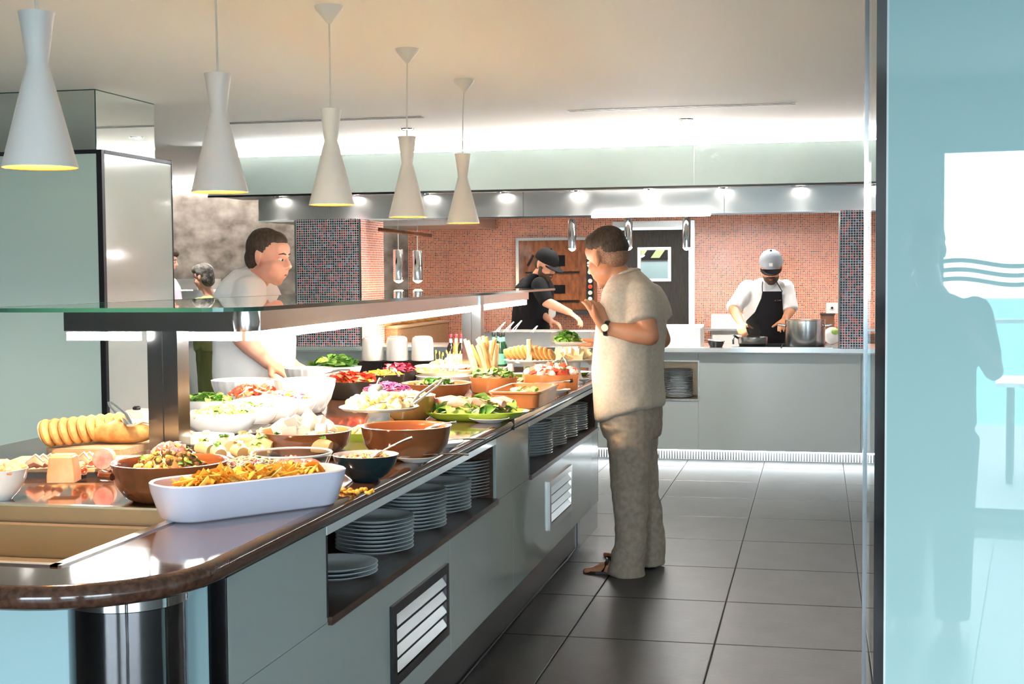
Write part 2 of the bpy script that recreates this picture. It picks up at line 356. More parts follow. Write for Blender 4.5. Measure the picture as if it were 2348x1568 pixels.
d=bpy.data.lights.new('service_lamp','AREA'); d.size=.5; d.energy=4.0; d.color=(.9,.97,1); q=bpy.data.objects.new('service_lamp',d); COL.objects.link(q); q.location=(-1.6,14.8,2.6)
# bulkhead: fascia panels, soffit, cove
FY=11.3
fx=[-5.25,-3.4,-.98,.72,2.4,5.1]
bulk=struct('wall_bulkhead',MB().box(-5.25,5.1,11.95,12.05,2.26,CZ).box(-5.25,5.1,FY+.02,11.95,2.26,2.275).box(-5.25,-5.23,FY+.02,11.95,2.275,CZ),'wall_paint')
for a,c in zip(fx,fx[1:]): part('panel',MB().box(a+.002,c-.002,FY,FY+.02,2.262,2.592),'fascia_glass',bulk)
part('edge_trim',MB().box(-5.25,5.1,FY-.008,FY+.03,2.245,2.262),'dark_chrome',bulk)
o=part('cove_strip',MB().box(-5.2,5.0,11.42,11.46,2.60,2.615).box(-5.2,5.0,11.41,11.47,2.275,2.60),['led_cove'],None)
o.data.materials.append(M['wall_paint']); o.data.polygons.foreach_set('material_index',[0]*6+[1]*6); tag(o,'long white light strip hidden behind the pale green bulkhead','light strip')
# downlights in the soffit
for k,(x,y) in enumerate(((690,457),(845,452),(1003,447),(1162,441),(1325,437),(1490,433),(1660,429),(1836,425),(2005,421))):
    p=AZ(2.255,x,y); p.y=11.42
    sp=thing('soffit_spotlight','small round spotlight above the steel hood, number %s counted from its left end'%('one two three four five six seven eight nine'.split()[k]),'spotlight',p,group='spotlights along the hood')
    part('ring',MB().lathe([(.035,0),(.045,-.012),(.05,0),(.05,.004)],20),'chrome',sp,True)
    part('lens',MB().lathe([(0,-.004),(.036,-.004)],16),'bulb_white',sp)
    d=bpy.data.lights.new('spot','SPOT'); d.energy=SPOT_W; d.spot_size=math.radians(70); d.spot_blend=.6; d.shadow_soft_size=.03; d.color=(1,.98,.95)
    q=bpy.data.objects.new('spot',d); COL.objects.link(q); q.parent=sp; q.location=(0,0,-.02)
# stainless hood
hx0=AY(11.55,598,503).x
hood=thing('extractor_hood','long stainless steel extractor hood over the kitchen pass','hood',(0,0,0))
m=MB().box(hx0,5.0,11.50,11.53,2.035,2.25).box(hx0,hx0+.03,11.53,13.9,2.035,2.25).box(hx0,5.0,13.6,13.63,2.15,2.6)
part('front_plate',m,'hood_steel',hood); part('lamp_bar',MB().box(hx0+.03,5.0,11.58,11.66,2.035,2.055),'steel',hood); part('lamp_bar_stay',MB().box(-1.0,-.96,11.53,11.58,2.036,2.054),'steel',hood)
part('lower_rail',MB().box(hx0,5.0,11.485,11.53,2.028,2.042),'chrome',hood)
m=MB().box(AY(13.4,880,530).x,AY(13.4,1110,530).x,12.6,13.9,2.02,2.2); o=part('filter_box',m,'steel_brushed',hood)
for sx_ in (-4.20,-2.45,-.75): part('seam',MB().box(sx_,sx_+.003,11.497,11.50,2.04,2.25),'dark_chrome',hood)
# tube lamp under the hood
t0,t1=AY(11.45,1357,494),AY(11.45,1628,493)
tl=thing('tube_lamp','white tube lamp hanging under the steel hood above the kitchen door','lamp',(0,0,0))
part('diffuser',MB().box(t0.x,t1.x,11.43,11.47,t0.z-.02,t0.z+.02),'tube_white',tl)
part('bracket',MB().box(t0.x+.01,t1.x-.01,11.47,11.485,t0.z-.015,t0.z+.018),'steel',tl)
# mosaic pillars on the back counter
p0,p1=AY(11.36,679,600),AY(11.36,826,600); dep=AX(p1.x,879,600).y-11.36
b=MB().box(p0.x,p1.x,11.36,11.36+dep,.935,2.04); pil=struct('pillar_left',b,'mosaic_dark'); 
part('side_tiles',MB().box(p1.x,p1.x+.004,11.362,11.36+dep,.937,2.035),'mosaic_red',pil)
part('corner_trim',MB().box(p1.x-.006,p1.x+.008,11.352,11.362,.935,2.035).box(p0.x-.01,p0.x+.006,11.352,11.362,.935,2.035),'dark_chrome',pil)
q0,q1=AY(11.36,1926,600),AY(11.36,1988,600)
b=MB().box(q0.x,q1.x,11.36,11.52,.935,2.04); pil=struct('pillar_right',b,'mosaic_dark')
part('corner_trim',MB().box(q0.x-.012,q0.x,11.345,11.40,.935,2.035),'chrome',pil)
# left glazed column with mirror box on top
bx=-4.2; c0=AX(bx,233,342); c1=AX(bx,393,367); bz=c0.z
col=struct('wall_column',MB().box(-7.4,bx-.01,c0.y+.01,c1.y,0,bz-.02),'green_glass')
part('front_panel',MB().box(-7.4,bx-.035,c0.y,c0.y+.012,0,bz-.025),'green_glass',col)
part('side_panel',MB().box(bx-.012,bx,c0.y+.03,c1.y-.01,0,bz-.025),'pale_glass',col)
part('corner_trim',MB().box(bx-.035,bx,c0.y-.004,c0.y+.03,0,bz).box(-7.4,bx-.035,c0.y-.004,c0.y+.03,bz-.025,bz).box(bx-.03,bx+.002,c0.y+.03,c1.y,bz-.022,bz),'dark_metal',col)
part('end_trim',MB().box(bx-.012,bx+.004,c1.y-.01,c1.y,0,bz),'dark_metal',col)
m0=AZ(CZ,218,204); m1=AZ(CZ,355,238)
part('mirror_panel',MB().box(m0.x-.004,m0.x,m0.y,m1.y,bz-.01,CZ),'mirror',col)
part('mirror_panel',MB().box(-7.3,m0.x-.006,m0.y,m0.y+.004,bz-.01,CZ),'mirror',col)
part('mirror_core',MB().box(-7.3,m0.x-.006,m0.y+.006,m1.y,bz-.01,CZ),'dark_metal',col)
part('mirror_edge',MB().box(m0.x-.005,m0.x+.001,m0.y-.003,m0.y+.003,bz,CZ).box(-7.3,m0.x,m0.y-.003,m0.y,CZ-.006,CZ).box(m0.x,m0.x+.002,m0.y,m1.y,CZ-.006,CZ),'glass_edge',col)
o=part('ledge_strip',MB().box(-9.2,-5.0,15.40,15.44,2.60,2.615),'led_wash',None); tag(o,'white light strip washing the top of the mottled wallpapered wall','light strip')
o=part('wall_ledge',MB().box(-9.2,-5.0,15.38,15.46,2.57,2.60),'wall_paint',None); o['kind']='structure'
o.name='trim_2'
# ceiling slot diffusers and downlights
for k,(a,c) in enumerate((((516,283),(970,266)),((1300,253),(1828,237)))):
    P,Q=AZ(CZ,*a),AZ(CZ,*c); y=(P.y+Q.y)/2
    sl=thing('slot_diffuser',['dark double slot air diffuser in the ceiling over the left pendants','thin pale slot air diffuser in the ceiling above the aisle'][k],'air vent',(0,0,0))
    part('frame',MB().box(P.x,Q.x,y-.06,y+.06,CZ-.003,CZ+.001),'ceiling_paint' if k else 'lamp_white',sl)
    mm='black' if k==0 else 'ochre'
    for dy in (-.045,.015): part('slot',MB().box(P.x+.01,Q.x-.01,y+dy,y+dy+(.03 if k==0 else .016),CZ-.005,CZ-.002),'black' if k==0 else 'dark_metal',sl)
dl=[(1573,273,'over the aisle beside the pale slot vent'),(935,295,'behind the fourth pendant lamp')]
for x,y,l in dl:
    p=AZ(CZ,x,y); s=thing('ceiling_downlight','round recessed ceiling downlight '+l,'spotlight',p)
    part('ring',MB().lathe([(.04,0),(.055,-.008),(.06,0)],20),'chrome',s,True); part('lens',MB().lathe([(0,-.003),(.042,-.003)],16),'bulb_white',s)
    d=bpy.data.lights.new('spot','SPOT'); d.energy=DOWN_W; d.spot_size=math.radians(110); d.spot_blend=.8; d.shadow_soft_size=.04; d.color=(1,.95,.88); q=bpy.data.objects.new('spot',d); COL.objects.link(q); q.parent=s; q.location=(0,0,-.02)
for x,y in ((-3.6,12.7),(-2.2,12.6),(-.6,12.6),(.9,12.6),(-6.3,12.6),(-5.6,13.8),(-4.7,5.3),(-6.2,5.3)):  # unseen downlights added to brighten the kitchen, far left and column front
    s=thing('ceiling_downlight','round recessed ceiling downlight out of the picture, added to brighten the room','spotlight',(x,y,CZ),group='added downlights')
    part('ring',MB().lathe([(.04,0),(.055,-.008),(.06,0)],20),'chrome',s,True); part('lens',MB().lathe([(0,-.003),(.042,-.003)],16),'bulb_white',s)
    d=bpy.data.lights.new('spot','SPOT'); d.energy=17; d.spot_size=math.radians(130); d.spot_blend=.8; d.shadow_soft_size=.04; d.color=(1,.95,.88); q=bpy.data.objects.new('spot',d); COL.objects.link(q); q.parent=s; q.location=(0,0,-.02)
# ---------------------------------------------------------------- sliding door frame and back-painted glass wall at right
ang=math.radians(4.2); dx,dy=math.cos(ang),-math.sin(ang)
A=_on(1,2.9,2035,700); ax,ay=A.x,2.9
gw=thing('glass_wall','blue grey back painted glass wall panel at the right edge','glass panel',(ax,ay,0),-ang)
gw['kind']='structure'; gw.name='wall_glass'
part('pane',MB().box(0,1.6,0,.012,.02,2.6),'back_glass',gw)
part('edge',MB().box(-.004,.0,-.001,.013,.02,2.6),'pale_glass',gw)
part('backing',MB().box(.01,1.6,.013,.06,0,CZ),'wall_paint',gw)
part('frame_post',MB().box(-.024,-.004,-.005,.05,0,CZ),'dark_chrome',gw)
P=_on(1,3.1,1980,700); Q=_on(1,3.1,2012,700)
o=thing('sliding_door','clear glass sliding door leaf with slim steel edge beside the blue panel','door',(0,0,0)); o.name='door_2'; o['kind']='structure'
part('pane',MB().box(P.x+.008,ax+.5,3.098,3.106,.02,CZ-.02),'clear_thin',o)
part('edge_rail',MB().box(P.x,P.x+.009,3.09,3.114,0,CZ),'steel_dark',o)
# ================================================================ buffet counter
ZT=.945; XR=-1.263; XL=-2.88; YN=2.40; YF=8.75; XP=-1.25
def rrect(x0,x1,y0,y1,r,seg=10):
    pts=[]
    for cx,cy,a0 in ((x1-r,y1-r,0),(x0+r,y1-r,90),(x0+r,y0+r,180),(x1-r,y0+r,270)):
        for k in range(seg+1):
            a=math.radians(a0+90*k/seg); pts.append((cx+r*math.cos(a),cy+r*math.sin(a)))
    return pts
out=rrect(XL,XR,YN,YF,.30)
WX0,WX1,WY0,WY1=-2.70,-1.545,2.575,3.275
# keyhole polygon with the sunken pan's opening
k=min(range(len(out)),key=lambda i:(out[i][0]-XR)**2+(out[i][1]-(YN+.3))**2)
loop=out[k:]+out[:k]; hole=[(WX1,WY0),(WX0,WY0),(WX0,WY1),(WX1,WY1)]
pts=loop+[loop[0]]+hole+[hole[0]]
ct=thing('buffet_worktop','long dark brown polished stone worktop with rounded corners holding the buffet','worktop',(0,0,0))
bm=bmesh.new()
def poly(z,flip):
    vs=[bm.verts.new((p[0],p[1],z)) for p in out]; hv=[bm.verts.new((p[0],p[1],z)) for p in hole]
    es=[bm.edges.new((vs[i],vs[(i+1)%len(vs)])) for i in range(len(vs))]+[bm.edges.new((hv[i],hv[(i+1)%4])) for i in range(4)]
    r=bmesh.ops.triangle_fill(bm,use_beauty=True,edges=es,normal=(0,0,-1 if flip else 1)); return vs,hv
v1,h1=poly(ZT,False); v0,h0=poly(ZT-.05,True)
for A_,B_ in ((v0,v1),(h0,h1)):
    n=len(A_)
    for i in range(n): bm.faces.new((A_[i],A_[(i+1)%n],B_[(i+1)%n],B_[i]))
bmesh.ops.recalc_face_normals(bm,faces=bm.faces)
me=bpy.data.meshes.new('slab'); bm.to_mesh(me); bm.free(); me.materials.append(M['granite']); obj('slab',me,ct)
# bullnose edge swept round the outline
m=MB(); prof=[(0,.0),(.012,-.002),(.022,-.010),(.026,-.025),(.022,-.040),(.012,-.048),(0,-.05)]
n=len(out); vs=[];fs=[]
for i,p in enumerate(out):
    a,c=out[i-1],out[(i+1)%n]; t=Vector((c[0]-a[0],c[1]-a[1])).normalized(); nx,ny=t.y,-t.x
    for (d,z) in prof: vs.append((p[0]+nx*(d-.001),p[1]+ny*(d-.001),ZT+z))
K=len(prof)
for i in range(n):
    j=(i+1)%n
    for q in range(K-1): fs.append((i*K+q,i*K+q+1,j*K+q+1,j*K+q))
m.add(vs,fs); part('bullnose_edge',m,'granite',ct,True,angle=60)
part('joint',MB().box(-1.5,XR+.0265,5.598,5.601,ZT-.048,ZT+.0006),'black',ct)
# sunken cold pan
pan=thing('cold_pan','empty sunken beige metal cold pan with steel rim at the near end of the buffet','pan',(0,0,0))
dz=.13; x0,x1,y0,y1=WX0+.004,WX1-.004,WY0+.004,WY1-.004
m=MB(); t=.006
m.box(x0,x1,y0,y1,ZT-dz-t,ZT-dz).box(x0,x0+t,y0,y1,ZT-dz,ZT).box(x1-t,x1,y0,y1,ZT-dz,ZT).box(x0,x1,y0,y0+t,ZT-dz,ZT).box(x0,x1,y1-t,y1,ZT-dz,ZT)
part('tray',m,'pan_beige',pan)
part('ledge',MB().box(x0+t,x1-t,y1-.05,y1-t,ZT-dz,ZT-.045),'pan_beige',pan)
part('rim',MB().box(x1-t-.012,x1+.008,y0-.008,y1+.008,ZT-.002,ZT+.004).box(x0-.008,x1,y0-.008,y0+t+.008,ZT-.002,ZT+.004).box(x0-.008,x1,y1-.012,y1+.008,ZT-.002,ZT+.004),'steel',pan)
p=AZ(ZT-dz,125,1258); hk=part('drain_clip',MB().box(p.x-.012,p.x+.012,p.y+.0,p.y+.004,ZT-dz,ZT-dz+.028).box(p.x-.02,p.x+.02,p.y-.012,p.y+.012,ZT-dz,ZT-dz+.004),'steel',pan)
part('clip_arm',MB().tube([(p.x+.012,p.y,ZT-dz+.010),(p.x+.028,p.y,ZT-dz+.010),(p.x+.034,p.y,ZT-dz+.022)],.003),'dark_metal',hk)
# cabinet below
cab=thing('buffet_cabinet','long white glossy buffet cabinet with open plate niches and louvred vents','cabinet',(0,0,0))
CY0,CY1=2.75,7.93; CZ0,CZ1=.215,.895
N1=(3.37,5.31); N2=(5.955,7.90); NZ0,NZ1=.655,.872; nd=.42
part('core',MB().box(-2.84,XP-nd-.02,3.31,CY1-.012,CZ0,CZ1).box(-2.84,XP-nd-.02,CY0+.012,3.31,CZ0,.79).box(XP-nd-.02,XP-.014,CY0+.012,CY1-.012,CZ0,NZ0-.03).box(XP-.28,XP-.014,CY0+.012,N1[0]-.02,NZ0-.03,CZ1).box(XP-nd-.02,XP-.014,N1[1]+.02,N2[0]-.02,NZ0-.03,CZ1).box(XP-nd-.02,XP-.014,N2[1]+.01,CY1-.012,NZ0-.03,CZ1),'wall_paint',cab)
g=.0015
seams=[CY0,4.60,5.62,7.03,CY1]
for a,c in zip(seams,seams[1:]): part('panel',MB().box(XP-.012,XP,a+g,c-g,CZ0,.640),'white_panel',cab)
for a,c in ((CY0,N1[0]),(N1[1],N2[0])): part('panel',MB().box(XP-.012,XP,a+g,c-g,.6415,CZ1),'white_panel',cab)
part('header_rail',MB().box(XP-.012,XP+.002,N1[0],N1[1],NZ1,CZ1),'porcelain_grey',cab); part('header_rail',MB().box(XP-.012,XP+.002,N2[0],CY1,NZ1,CZ1),'porcelain_grey',cab)
part('end_panel',MB().box(-2.84,XP-.0,CY1-.012,CY1,CZ0,CZ1),'white_panel',cab)
part('end_panel',MB().box(-2.84,XP-.045,CY0,CY0+.012,.02,CZ1),'daylit_panel',cab)
part('apron_panel',MB().box(-2.84,-1.505,2.548,2.56,.02,CZ1),'daylit_panel',cab)
part('corner_post',MB().box(XP-.044,XP-.0005,CY0-.004,CY0+.014,.02,CZ1),'dark_chrome',cab)
for a,c in (N1,N2):
    part('shelf',MB().box(XP-nd,XP+.012,a+.002,c-.002,NZ0-.022,NZ0),'dark_wood',cab)
    part('niche_lining',MB().box(XP-nd-.018,XP-nd,a-.018,c,NZ0-.022,CZ1).box(XP-nd,XP-.0125,a-.018,a-.001,NZ0-.022,CZ1-.02).box(XP-nd,XP-.0125,c+.001,c+.012,NZ0-.022,CZ1-.02),'dark_wood',cab)
    part('niche_edge',MB().box(XP-.012,XP+.003,a-.006,a,NZ0,NZ1),'dark_metal',cab)
part('kick',MB().box(-2.80,XP-.07,CY0+.10,8.25,0,CZ0),'kick_dark',cab)
part('kick_end',MB().box(XP-.068,XP-.055,7.6,8.25,.0,CZ0),'steel',cab)
def vent(a,c,z0,z1,fm,sm,lab):
    v=part('vent_frame',MB().box(XP,XP+.012,a,a+.035,z0,z1).box(XP,XP+.012,c-.035,c,z0,z1).box(XP,XP+.012,a+.035,c-.035,z0,z0+.03).box(XP,XP+.012,a+.035,c-.035,z1-.03,z1),fm,cab)
    v['label']=lab
    part('backing',MB().box(XP,XP+.002,a+.035,c-.035,z0+.03,z1-.03),'black',v)
    n=4; h=(z1-z0-.06)/n
    for i in range(n):
        zc=z0+.03+h*(i+.5)
        mm=MB(); mm.add([(XP+.003,a+.037,zc+.012),(XP+.011,a+.037,zc-.018),(XP+.011,c-.037,zc-.018),(XP+.003,c-.037,zc+.012),(XP+.003,a+.037,zc+.015),(XP+.013,a+.037,zc-.015),(XP+.013,c-.037,zc-.015),(XP+.003,c-.037,zc+.015)],[(0,1,2,3),(7,6,5,4),(0,4,5,1),(1,5,6,2),(2,6,7,3),(3,7,4,0)])
        part('slat',mm,sm,v)
vent(3.90,4.54,.305,.555,'dark_metal','steel','dark framed vent grille with bright slats')
vent(6.38,6.99,.325,.560,'steel','steel','steel framed vent grille')
ped=thing('corner_column','thick dark polished steel column under the rounded corner of the worktop','column',(0,0,0))
p=AY(2.62,295,1450); part('shaft',MB().lathe([(0,0),(.122,0),(.122,ZT-.052),(0,ZT-.052)],48,(p.x,2.62,0)),'dark_chrome',ped,True)
part('collar',MB().lathe([(.122,ZT-.075),(.128,ZT-.072),(.128,ZT-.053),(.122,ZT-.0525)],48,(p.x,2.62,0)),'chrome',ped,True)
m=MB(); pts=[AZ(.006,*q) for q in ((1364,1206),(1330,1240),(1300,1283),(1250,1338),(1185,1412),(1100,1513),(1010,1620))]
m.tube(pts,.005,6); o=part('cable',m,'black',None,True); tag(o,'thin black cable running along the foot of the buffet cabinet','cable')
# ================================================================ plates
def plate_mesh(R,h=.018):
    return MB().lathe([(0,.0),(R*.58,0),(R*.62,.003),(R*.97,h-.003),(R,h-.001),(R*.985,h),(R*.94,h-.002),(R*.64,.0065),(R*.6,.004),(0,.004)],40).mesh('plate','plate_white',True,50)
def stack(xc,yc,z,R,n,sp,where,group,me):
    names='top second third fourth fifth sixth seventh eighth ninth tenth eleventh twelfth thirteenth fourteenth fifteenth sixteenth seventeenth eighteenth nineteenth twentieth'.split()
    for i in range(n):
        j=n-1-i; o=obj('dinner_plate',me,None,(xc+ru(-.0015,.0015),yc+ru(-.0015,.0015),z+i*sp))
        nm=names[j]; tag(o,('%s white plate of the %s'%('topmost' if j==0 else nm+' from top',where)),'plate',group)
def yc_for(xc,R,z,pxr,y0,y1):
    def f(y): return max(PX((xc+R*math.cos(a),y+R*math.sin(a),z))[0] for a in [k*PI/24 for k in range(48)])
    for _ in range(50):
        ym=(y0+y1)/2
        if f(ym)<pxr: y0=ym
        else: y1=ym
    return y0
RA=.128; meA=plate_mesh(RA); xa=XP-RA-.022
for pxr,n,nm in ((867,3,'low stack nearest the camera in near niche'),(950,9,'tall second stack in the near niche'),(1025,11,'third stack in the near niche'),(1081,9,'fourth stack in the near niche'),(1131,12,'fifth and last stack in the near niche')):
    stack(xa,yc_for(xa,RA,NZ0+.05,pxr,2.8,6.5),NZ0,RA,n,.0125,nm,'plates in the near niche',meA)
RB=.115; meB=plate_mesh(RB); xb=XP-RB-.02
for pxr,n,nm in ((1268,13,'first stack in the far niche'),(1299,12,'second stack in the far niche'),(1325,14,'third stack in the far niche'),(1348,12,'fourth stack in the far niche'),(1370,14,'fifth stack in the far niche, beside the man')):
    stack(xb,yc_for(xb,RB,NZ0+.1,pxr,5.5,8.6),NZ0,RB,n,.0128,nm,'plates in the far niche',meB)
# ================================================================ sneeze guard
GZ=1.45
sg=thing('sneeze_guard','glass shelf sneeze guard with steel frame and light strips over the buffet','sneeze guard',(0,0,0))
go=rrect(-2.57,-1.665,3.80,8.95,.16,8)
part('glass_shelf',MB().prism(go,GZ-.006,GZ+.006),'clear_glass',sg)
m=MB(); n=len(go); vs=[];fs=[]
for i,p in enumerate(go):
    a,c=go[i-1],go[(i+1)%n]; t=Vector((c[0]-a[0],c[1]-a[1])).normalized(); nx,ny=t.y,-t.x
    for d,z in ((0,-.0065),(.002,-.0065),(.002,.0065),(0,.0065)): vs.append((p[0]+nx*d,p[1]+ny*d,GZ+z))
for i in range(n):
    j=(i+1)%n
    for q in range(4): fs.append((i*4+q,i*4+(q+1)%4,j*4+(q+1)%4,j*4+q))
m.add(vs,fs); part('glass_rim',m,'glass_edge',sg)
bz0,bz1=1.365,GZ-.012
e0=Vector((-1.865,4.34,0)); E=AY(8.75,1202,686); e1=Vector((E.x,8.75,E.z)); dzf=e1.z-bz0
# front cross beam
part('cross_beam',MB().box(-2.545,-1.90,4.30,4.36,bz0,bz1),'steel_dark',sg)
m=MB()
def skew(m,a,c,hw,z0,z1,zf0,zf1):
    d=(c-a); d.z=0; d.normalize(); s=Vector((d.y,-d.x,0))
    pts=[]
    for p,zz in ((a,(z0,z1)),(c,(zf0,zf1))):
        for z in zz:
            for sg_ in (-1,1): q=p+s*hw*sg_; pts.append((q.x,q.y,z))
    m.add(pts,[(0,1,5,4),(2,6,7,3),(0,2,3,1),(4,5,7,6),(1,3,7,5),(0,4,6,2)])
skew(m,e0,e1,.03,bz0,bz1,bz0+dzf,bz1+dzf*.3); part('side_beam',m,'steel',sg)
part('corner_joint',MB().lathe([(0,bz0),(.045,bz0),(.05,bz0+.03),(.045,bz1),(0,bz1)],24,(-1.885,4.335,0)),'steel',sg,True)
m=MB(); skew(m,Vector((-2.35,4.5,0)),Vector((-2.35,8.75,0)),.03,bz0,bz1,bz0+.02,bz1); part('side_beam',m,'steel',sg)
# light strips
part('light_strip',MB().box(-2.535,-2.27,4.300,4.335,bz0-.032,bz0-.004),'led',sg); part('light_strip',MB().box(-2.10,-1.90,4.300,4.335,bz0-.032,bz0-.004),'led',sg)
m=MB(); skew(m,e0+Vector((0,-.02,0)),e1,.016,bz0-.032,bz0-.003,bz0+dzf-.034,bz0+dzf-.005); part('light_strip',m,'led',sg)
# posts
def post(x,y,w,d,zt):
    p=part('post',MB().box(x-w/2,x+w/2,y-d/2,y+d/2,ZT,zt),'steel_dark',sg)
    part('seam',MB().box(x-.0015,x+.0015,y-d/2-.001,y-d/2,ZT+.01,zt),'dark_metal',p); part('base_plate',MB().box(x-w/2-.008,x+w/2+.008,y-d/2-.008,y+d/2+.008,ZT,ZT+.006),'steel',p)
post(-2.205,4.40,.112,.09,bz1)
fp=AY(7.45,1085,780); post(fp.x,7.45,.108,.08,bz1+.01)
# ================================================================ pendant lamps
def pend_meshes():
    out=[(.0475,.41),(.045,.40),(.030,.29),(.028,.275),(.032,.262),(.0975,.004),(.0985,.0)]
    inn=[(.096,.001),(.094,.006),(.030,.258),(.024,.27),(.0,.272)]
    sh=MB().lathe([(0,.409)]+out,48).mesh('shade','lamp_white',True,50)
    ic=MB().lathe([(.0985,0)]+inn,48).mesh('inner_cone','lamp_gold',True,60)
    bu=MB().ell((0,0,.12),(.028,.028,.04),16,10).lathe([(0,.155),(.014,.155),(.014,.26),(0,.26)],12).mesh('bulb','bulb_warm',True)
    return sh,ic,bu
sh,ic,bu=pend_meshes()
p3=AZ(CZ,754,14); p5=AZ(CZ,1060,183); st=(p5.y-p3.y)/2; xs=p3.x
ords=['largest pendant lamp at the far left, nearest the camera','second pendant lamp from the left, in front of the mottled wall','third pendant lamp from the left, in front of the steel hood end','fourth pendant lamp from the left','smallest and farthest of the white pendant lamps']
zb=[385,441,470,498,512]; pxx=[92,504,761,935,1062]
for i in range(5):
    y=p3.y+st*(i-2); P=AY(y,pxx[i],zb[i]); z=P.z+.0; x=P.x
    s=.0985; 
    t=thing('pendant_lamp','white double cone '+ords[i],'pendant lamp',(x,y,z),group='white pendant lamps over the buffet')
    so=obj('shade',sh,t); so2=obj('inner_cone',ic,t); obj('bulb',bu,t)
    cr=(xs-x)
    part('cord',MB().tube([(0,0,.41),(cr*.3,0,.41+(CZ-z-.41)*.5),(cr,0,CZ-z-.03)],.0035,6),'cord_white',t,True)
    part('canopy',MB().lathe([(.006,-.075),(.012,-.07),(.06,-.012),(.062,0),(0,0)],32,(cr,0,CZ-z)),'lamp_white',t,True)
    d=bpy.data.lights.new('bulb_light','POINT'); d.energy=PEND_W; d.color=(1,.72,.45); d.shadow_soft_size=.03; q=bpy.data.objects.new('bulb_light',d); COL.objects.link(q); q.parent=t; q.location=(0,0,.07)
# ================================================================ kitchen pass
KX0=AY(11.3,655,800).x; KX1=2.6; BX=-.948; KT=.935
kc=thing('kitchen_counter','pale grey kitchen pass counter with steel top and plate niche along the back','counter',(0,0,0))
part('worktop',MB().box(KX0,KX1,11.275,12.08,.90,KT),'steel',kc)
nx0,nx1,nz0,nz1=-1.30,BX-.004,.51,.82
part('core',MB().box(KX0,nx0-.01,11.335,12.05,.09,.90).box(nx1+.012,KX1,11.335,12.05,.09,.90).box(nx0-.01,nx1+.012,11.335,12.05,.09,nz0-.01).box(nx0-.01,nx1+.012,11.335,12.05,nz1+.01,.9).box(nx0-.01,nx1+.012,11.75,12.05,nz0-.01,nz1+.01),'wall_paint',kc)
for a,c in ((KX0,-3.0),(-3.0,-2.1),(-2.1,-1.31),(BX,.35),(.35,1.5),(1.5,KX1)): part('panel',MB().box(a+.002,c-.002,11.32,11.334,.095,.885),'grey_panel',kc)
part('panel',MB().box(-1.308,BX-.002,11.32,11.334,.095,nz0-.012),'grey_panel',kc); part('panel',MB().box(-1.308,BX-.002,11.32,11.334,nz1+.012,.885),'grey_panel',kc)
part('niche_frame',MB().box(nx0-.01,nx1+.01,11.316,11.34,nz1,nz1+.012).box(nx0-.01,nx1+.01,11.316,11.34,nz0-.012,nz0).box(nx1,nx1+.012,11.316,11.34,nz0,nz1).box(nx0-.012,nx0,11.316,11.34,nz0,nz1),'steel',kc)
part('niche_lining',MB().box(nx0,nx1,11.345,11.74,nz0-.009,nz0-.001).box(nx0,nx1,11.73,11.745,nz0,nz1),'pan_beige',kc)
m=MB(); x=KX0
while x<KX1:
    m.box(x,x+.011,11.402,11.412,.005,.088); x+=.022
o=part('ridged_kick',m,'steel',kc); o['kind']='stuff'
part('kick_board',MB().box(KX0,KX1,11.413,11.43,0,.09),'porcelain',kc)
part('kick_light',MB().box(KX0,KX1,11.345,11.365,.080,.0895),'led_kick',kc)
meK=plate_mesh(.125)
stack(-1.13,11.50,nz0,.125,18,.0128,'stack in the steel niche of the kitchen counter','plates in the kitchen counter niche',meK)
# steel stations on the counter
def stn(name,label,p0,p1,y0,y1,z1,rimw=.012):
    a=AY(y0,p0,775).x; c=AY(y0,p1,775).x; t=thing(name,label,'food warmer',(0,0,0)); h=.008
    m=MB().box(a,c,y0,y0+h,KT,z1).box(a,c,y1-h,y1,KT,z1).box(a,a+h,y0+h,y1-h,KT,z1).box(c-h,c,y0+h,y1-h,KT,z1).box(a+h,c-h,y0+h,y1-h,KT,KT+.06)
    part('body',m,'steel_brushed',t); part('rim',MB().box(a-rimw,c+rimw,y0-rimw,y0+.004,z1,z1+.006).box(a-rimw,c+rimw,y1-.004,y1+rimw,z1,z1+.006),'steel',t)
    part('flange',MB().box(a-.03,c+.03,y0-.05,y0,KT,KT+.004),'steel',t)
    return a,c,t
z1=AY(11.40,1200,763).z
a,c,wm=stn('bain_marie','brushed steel bain-marie with utensils on the pass in front of the chef in black',1112,1262,11.42,11.95,z1)
a2,c2,_=stn('bain_marie','short steel food well right of the utensils, behind the held salad plate',1279,1352,11.50,11.95,z1-.002)
stn('steel_box','steel food box on the pass to the right of the beige-shirted man',1500,1606,11.42,11.80,AY(11.42,1560,752).z)
part('lid',MB().box(AY(11.42,1500,775).x,AY(11.42,1606,775).x,11.42,11.80,AY(11.42,1560,752).z,AY(11.42,1560,750).z+.01),'porcelain',SC.objects['steel_box'])
for k,(q0,q1) in enumerate((((1122,762),(1158,738)),((1140,762),(1178,738)),((1158,762),(1196,735)),((1205,762),(1232,747)))):
    P,Q=AY(11.6,*q0),AY(11.75,*q1); t=thing('serving_tongs','steel serving tongs leaning in the bain-marie, %s from the left'%('first second third fourth'.split()[k]),'tongs',(0,0,0),group='tongs in the bain-marie')
    P.z-=.06
    for s in (-1,1): part('arm',MB().tube([P+Vector((.008*s,0,-.02)),P.lerp(Q,.5)+Vector((.012*s,0,0)),Q+Vector((.003*s,0,0))],[.008,.007,.006],6,flat=.4),'steel',t,True)
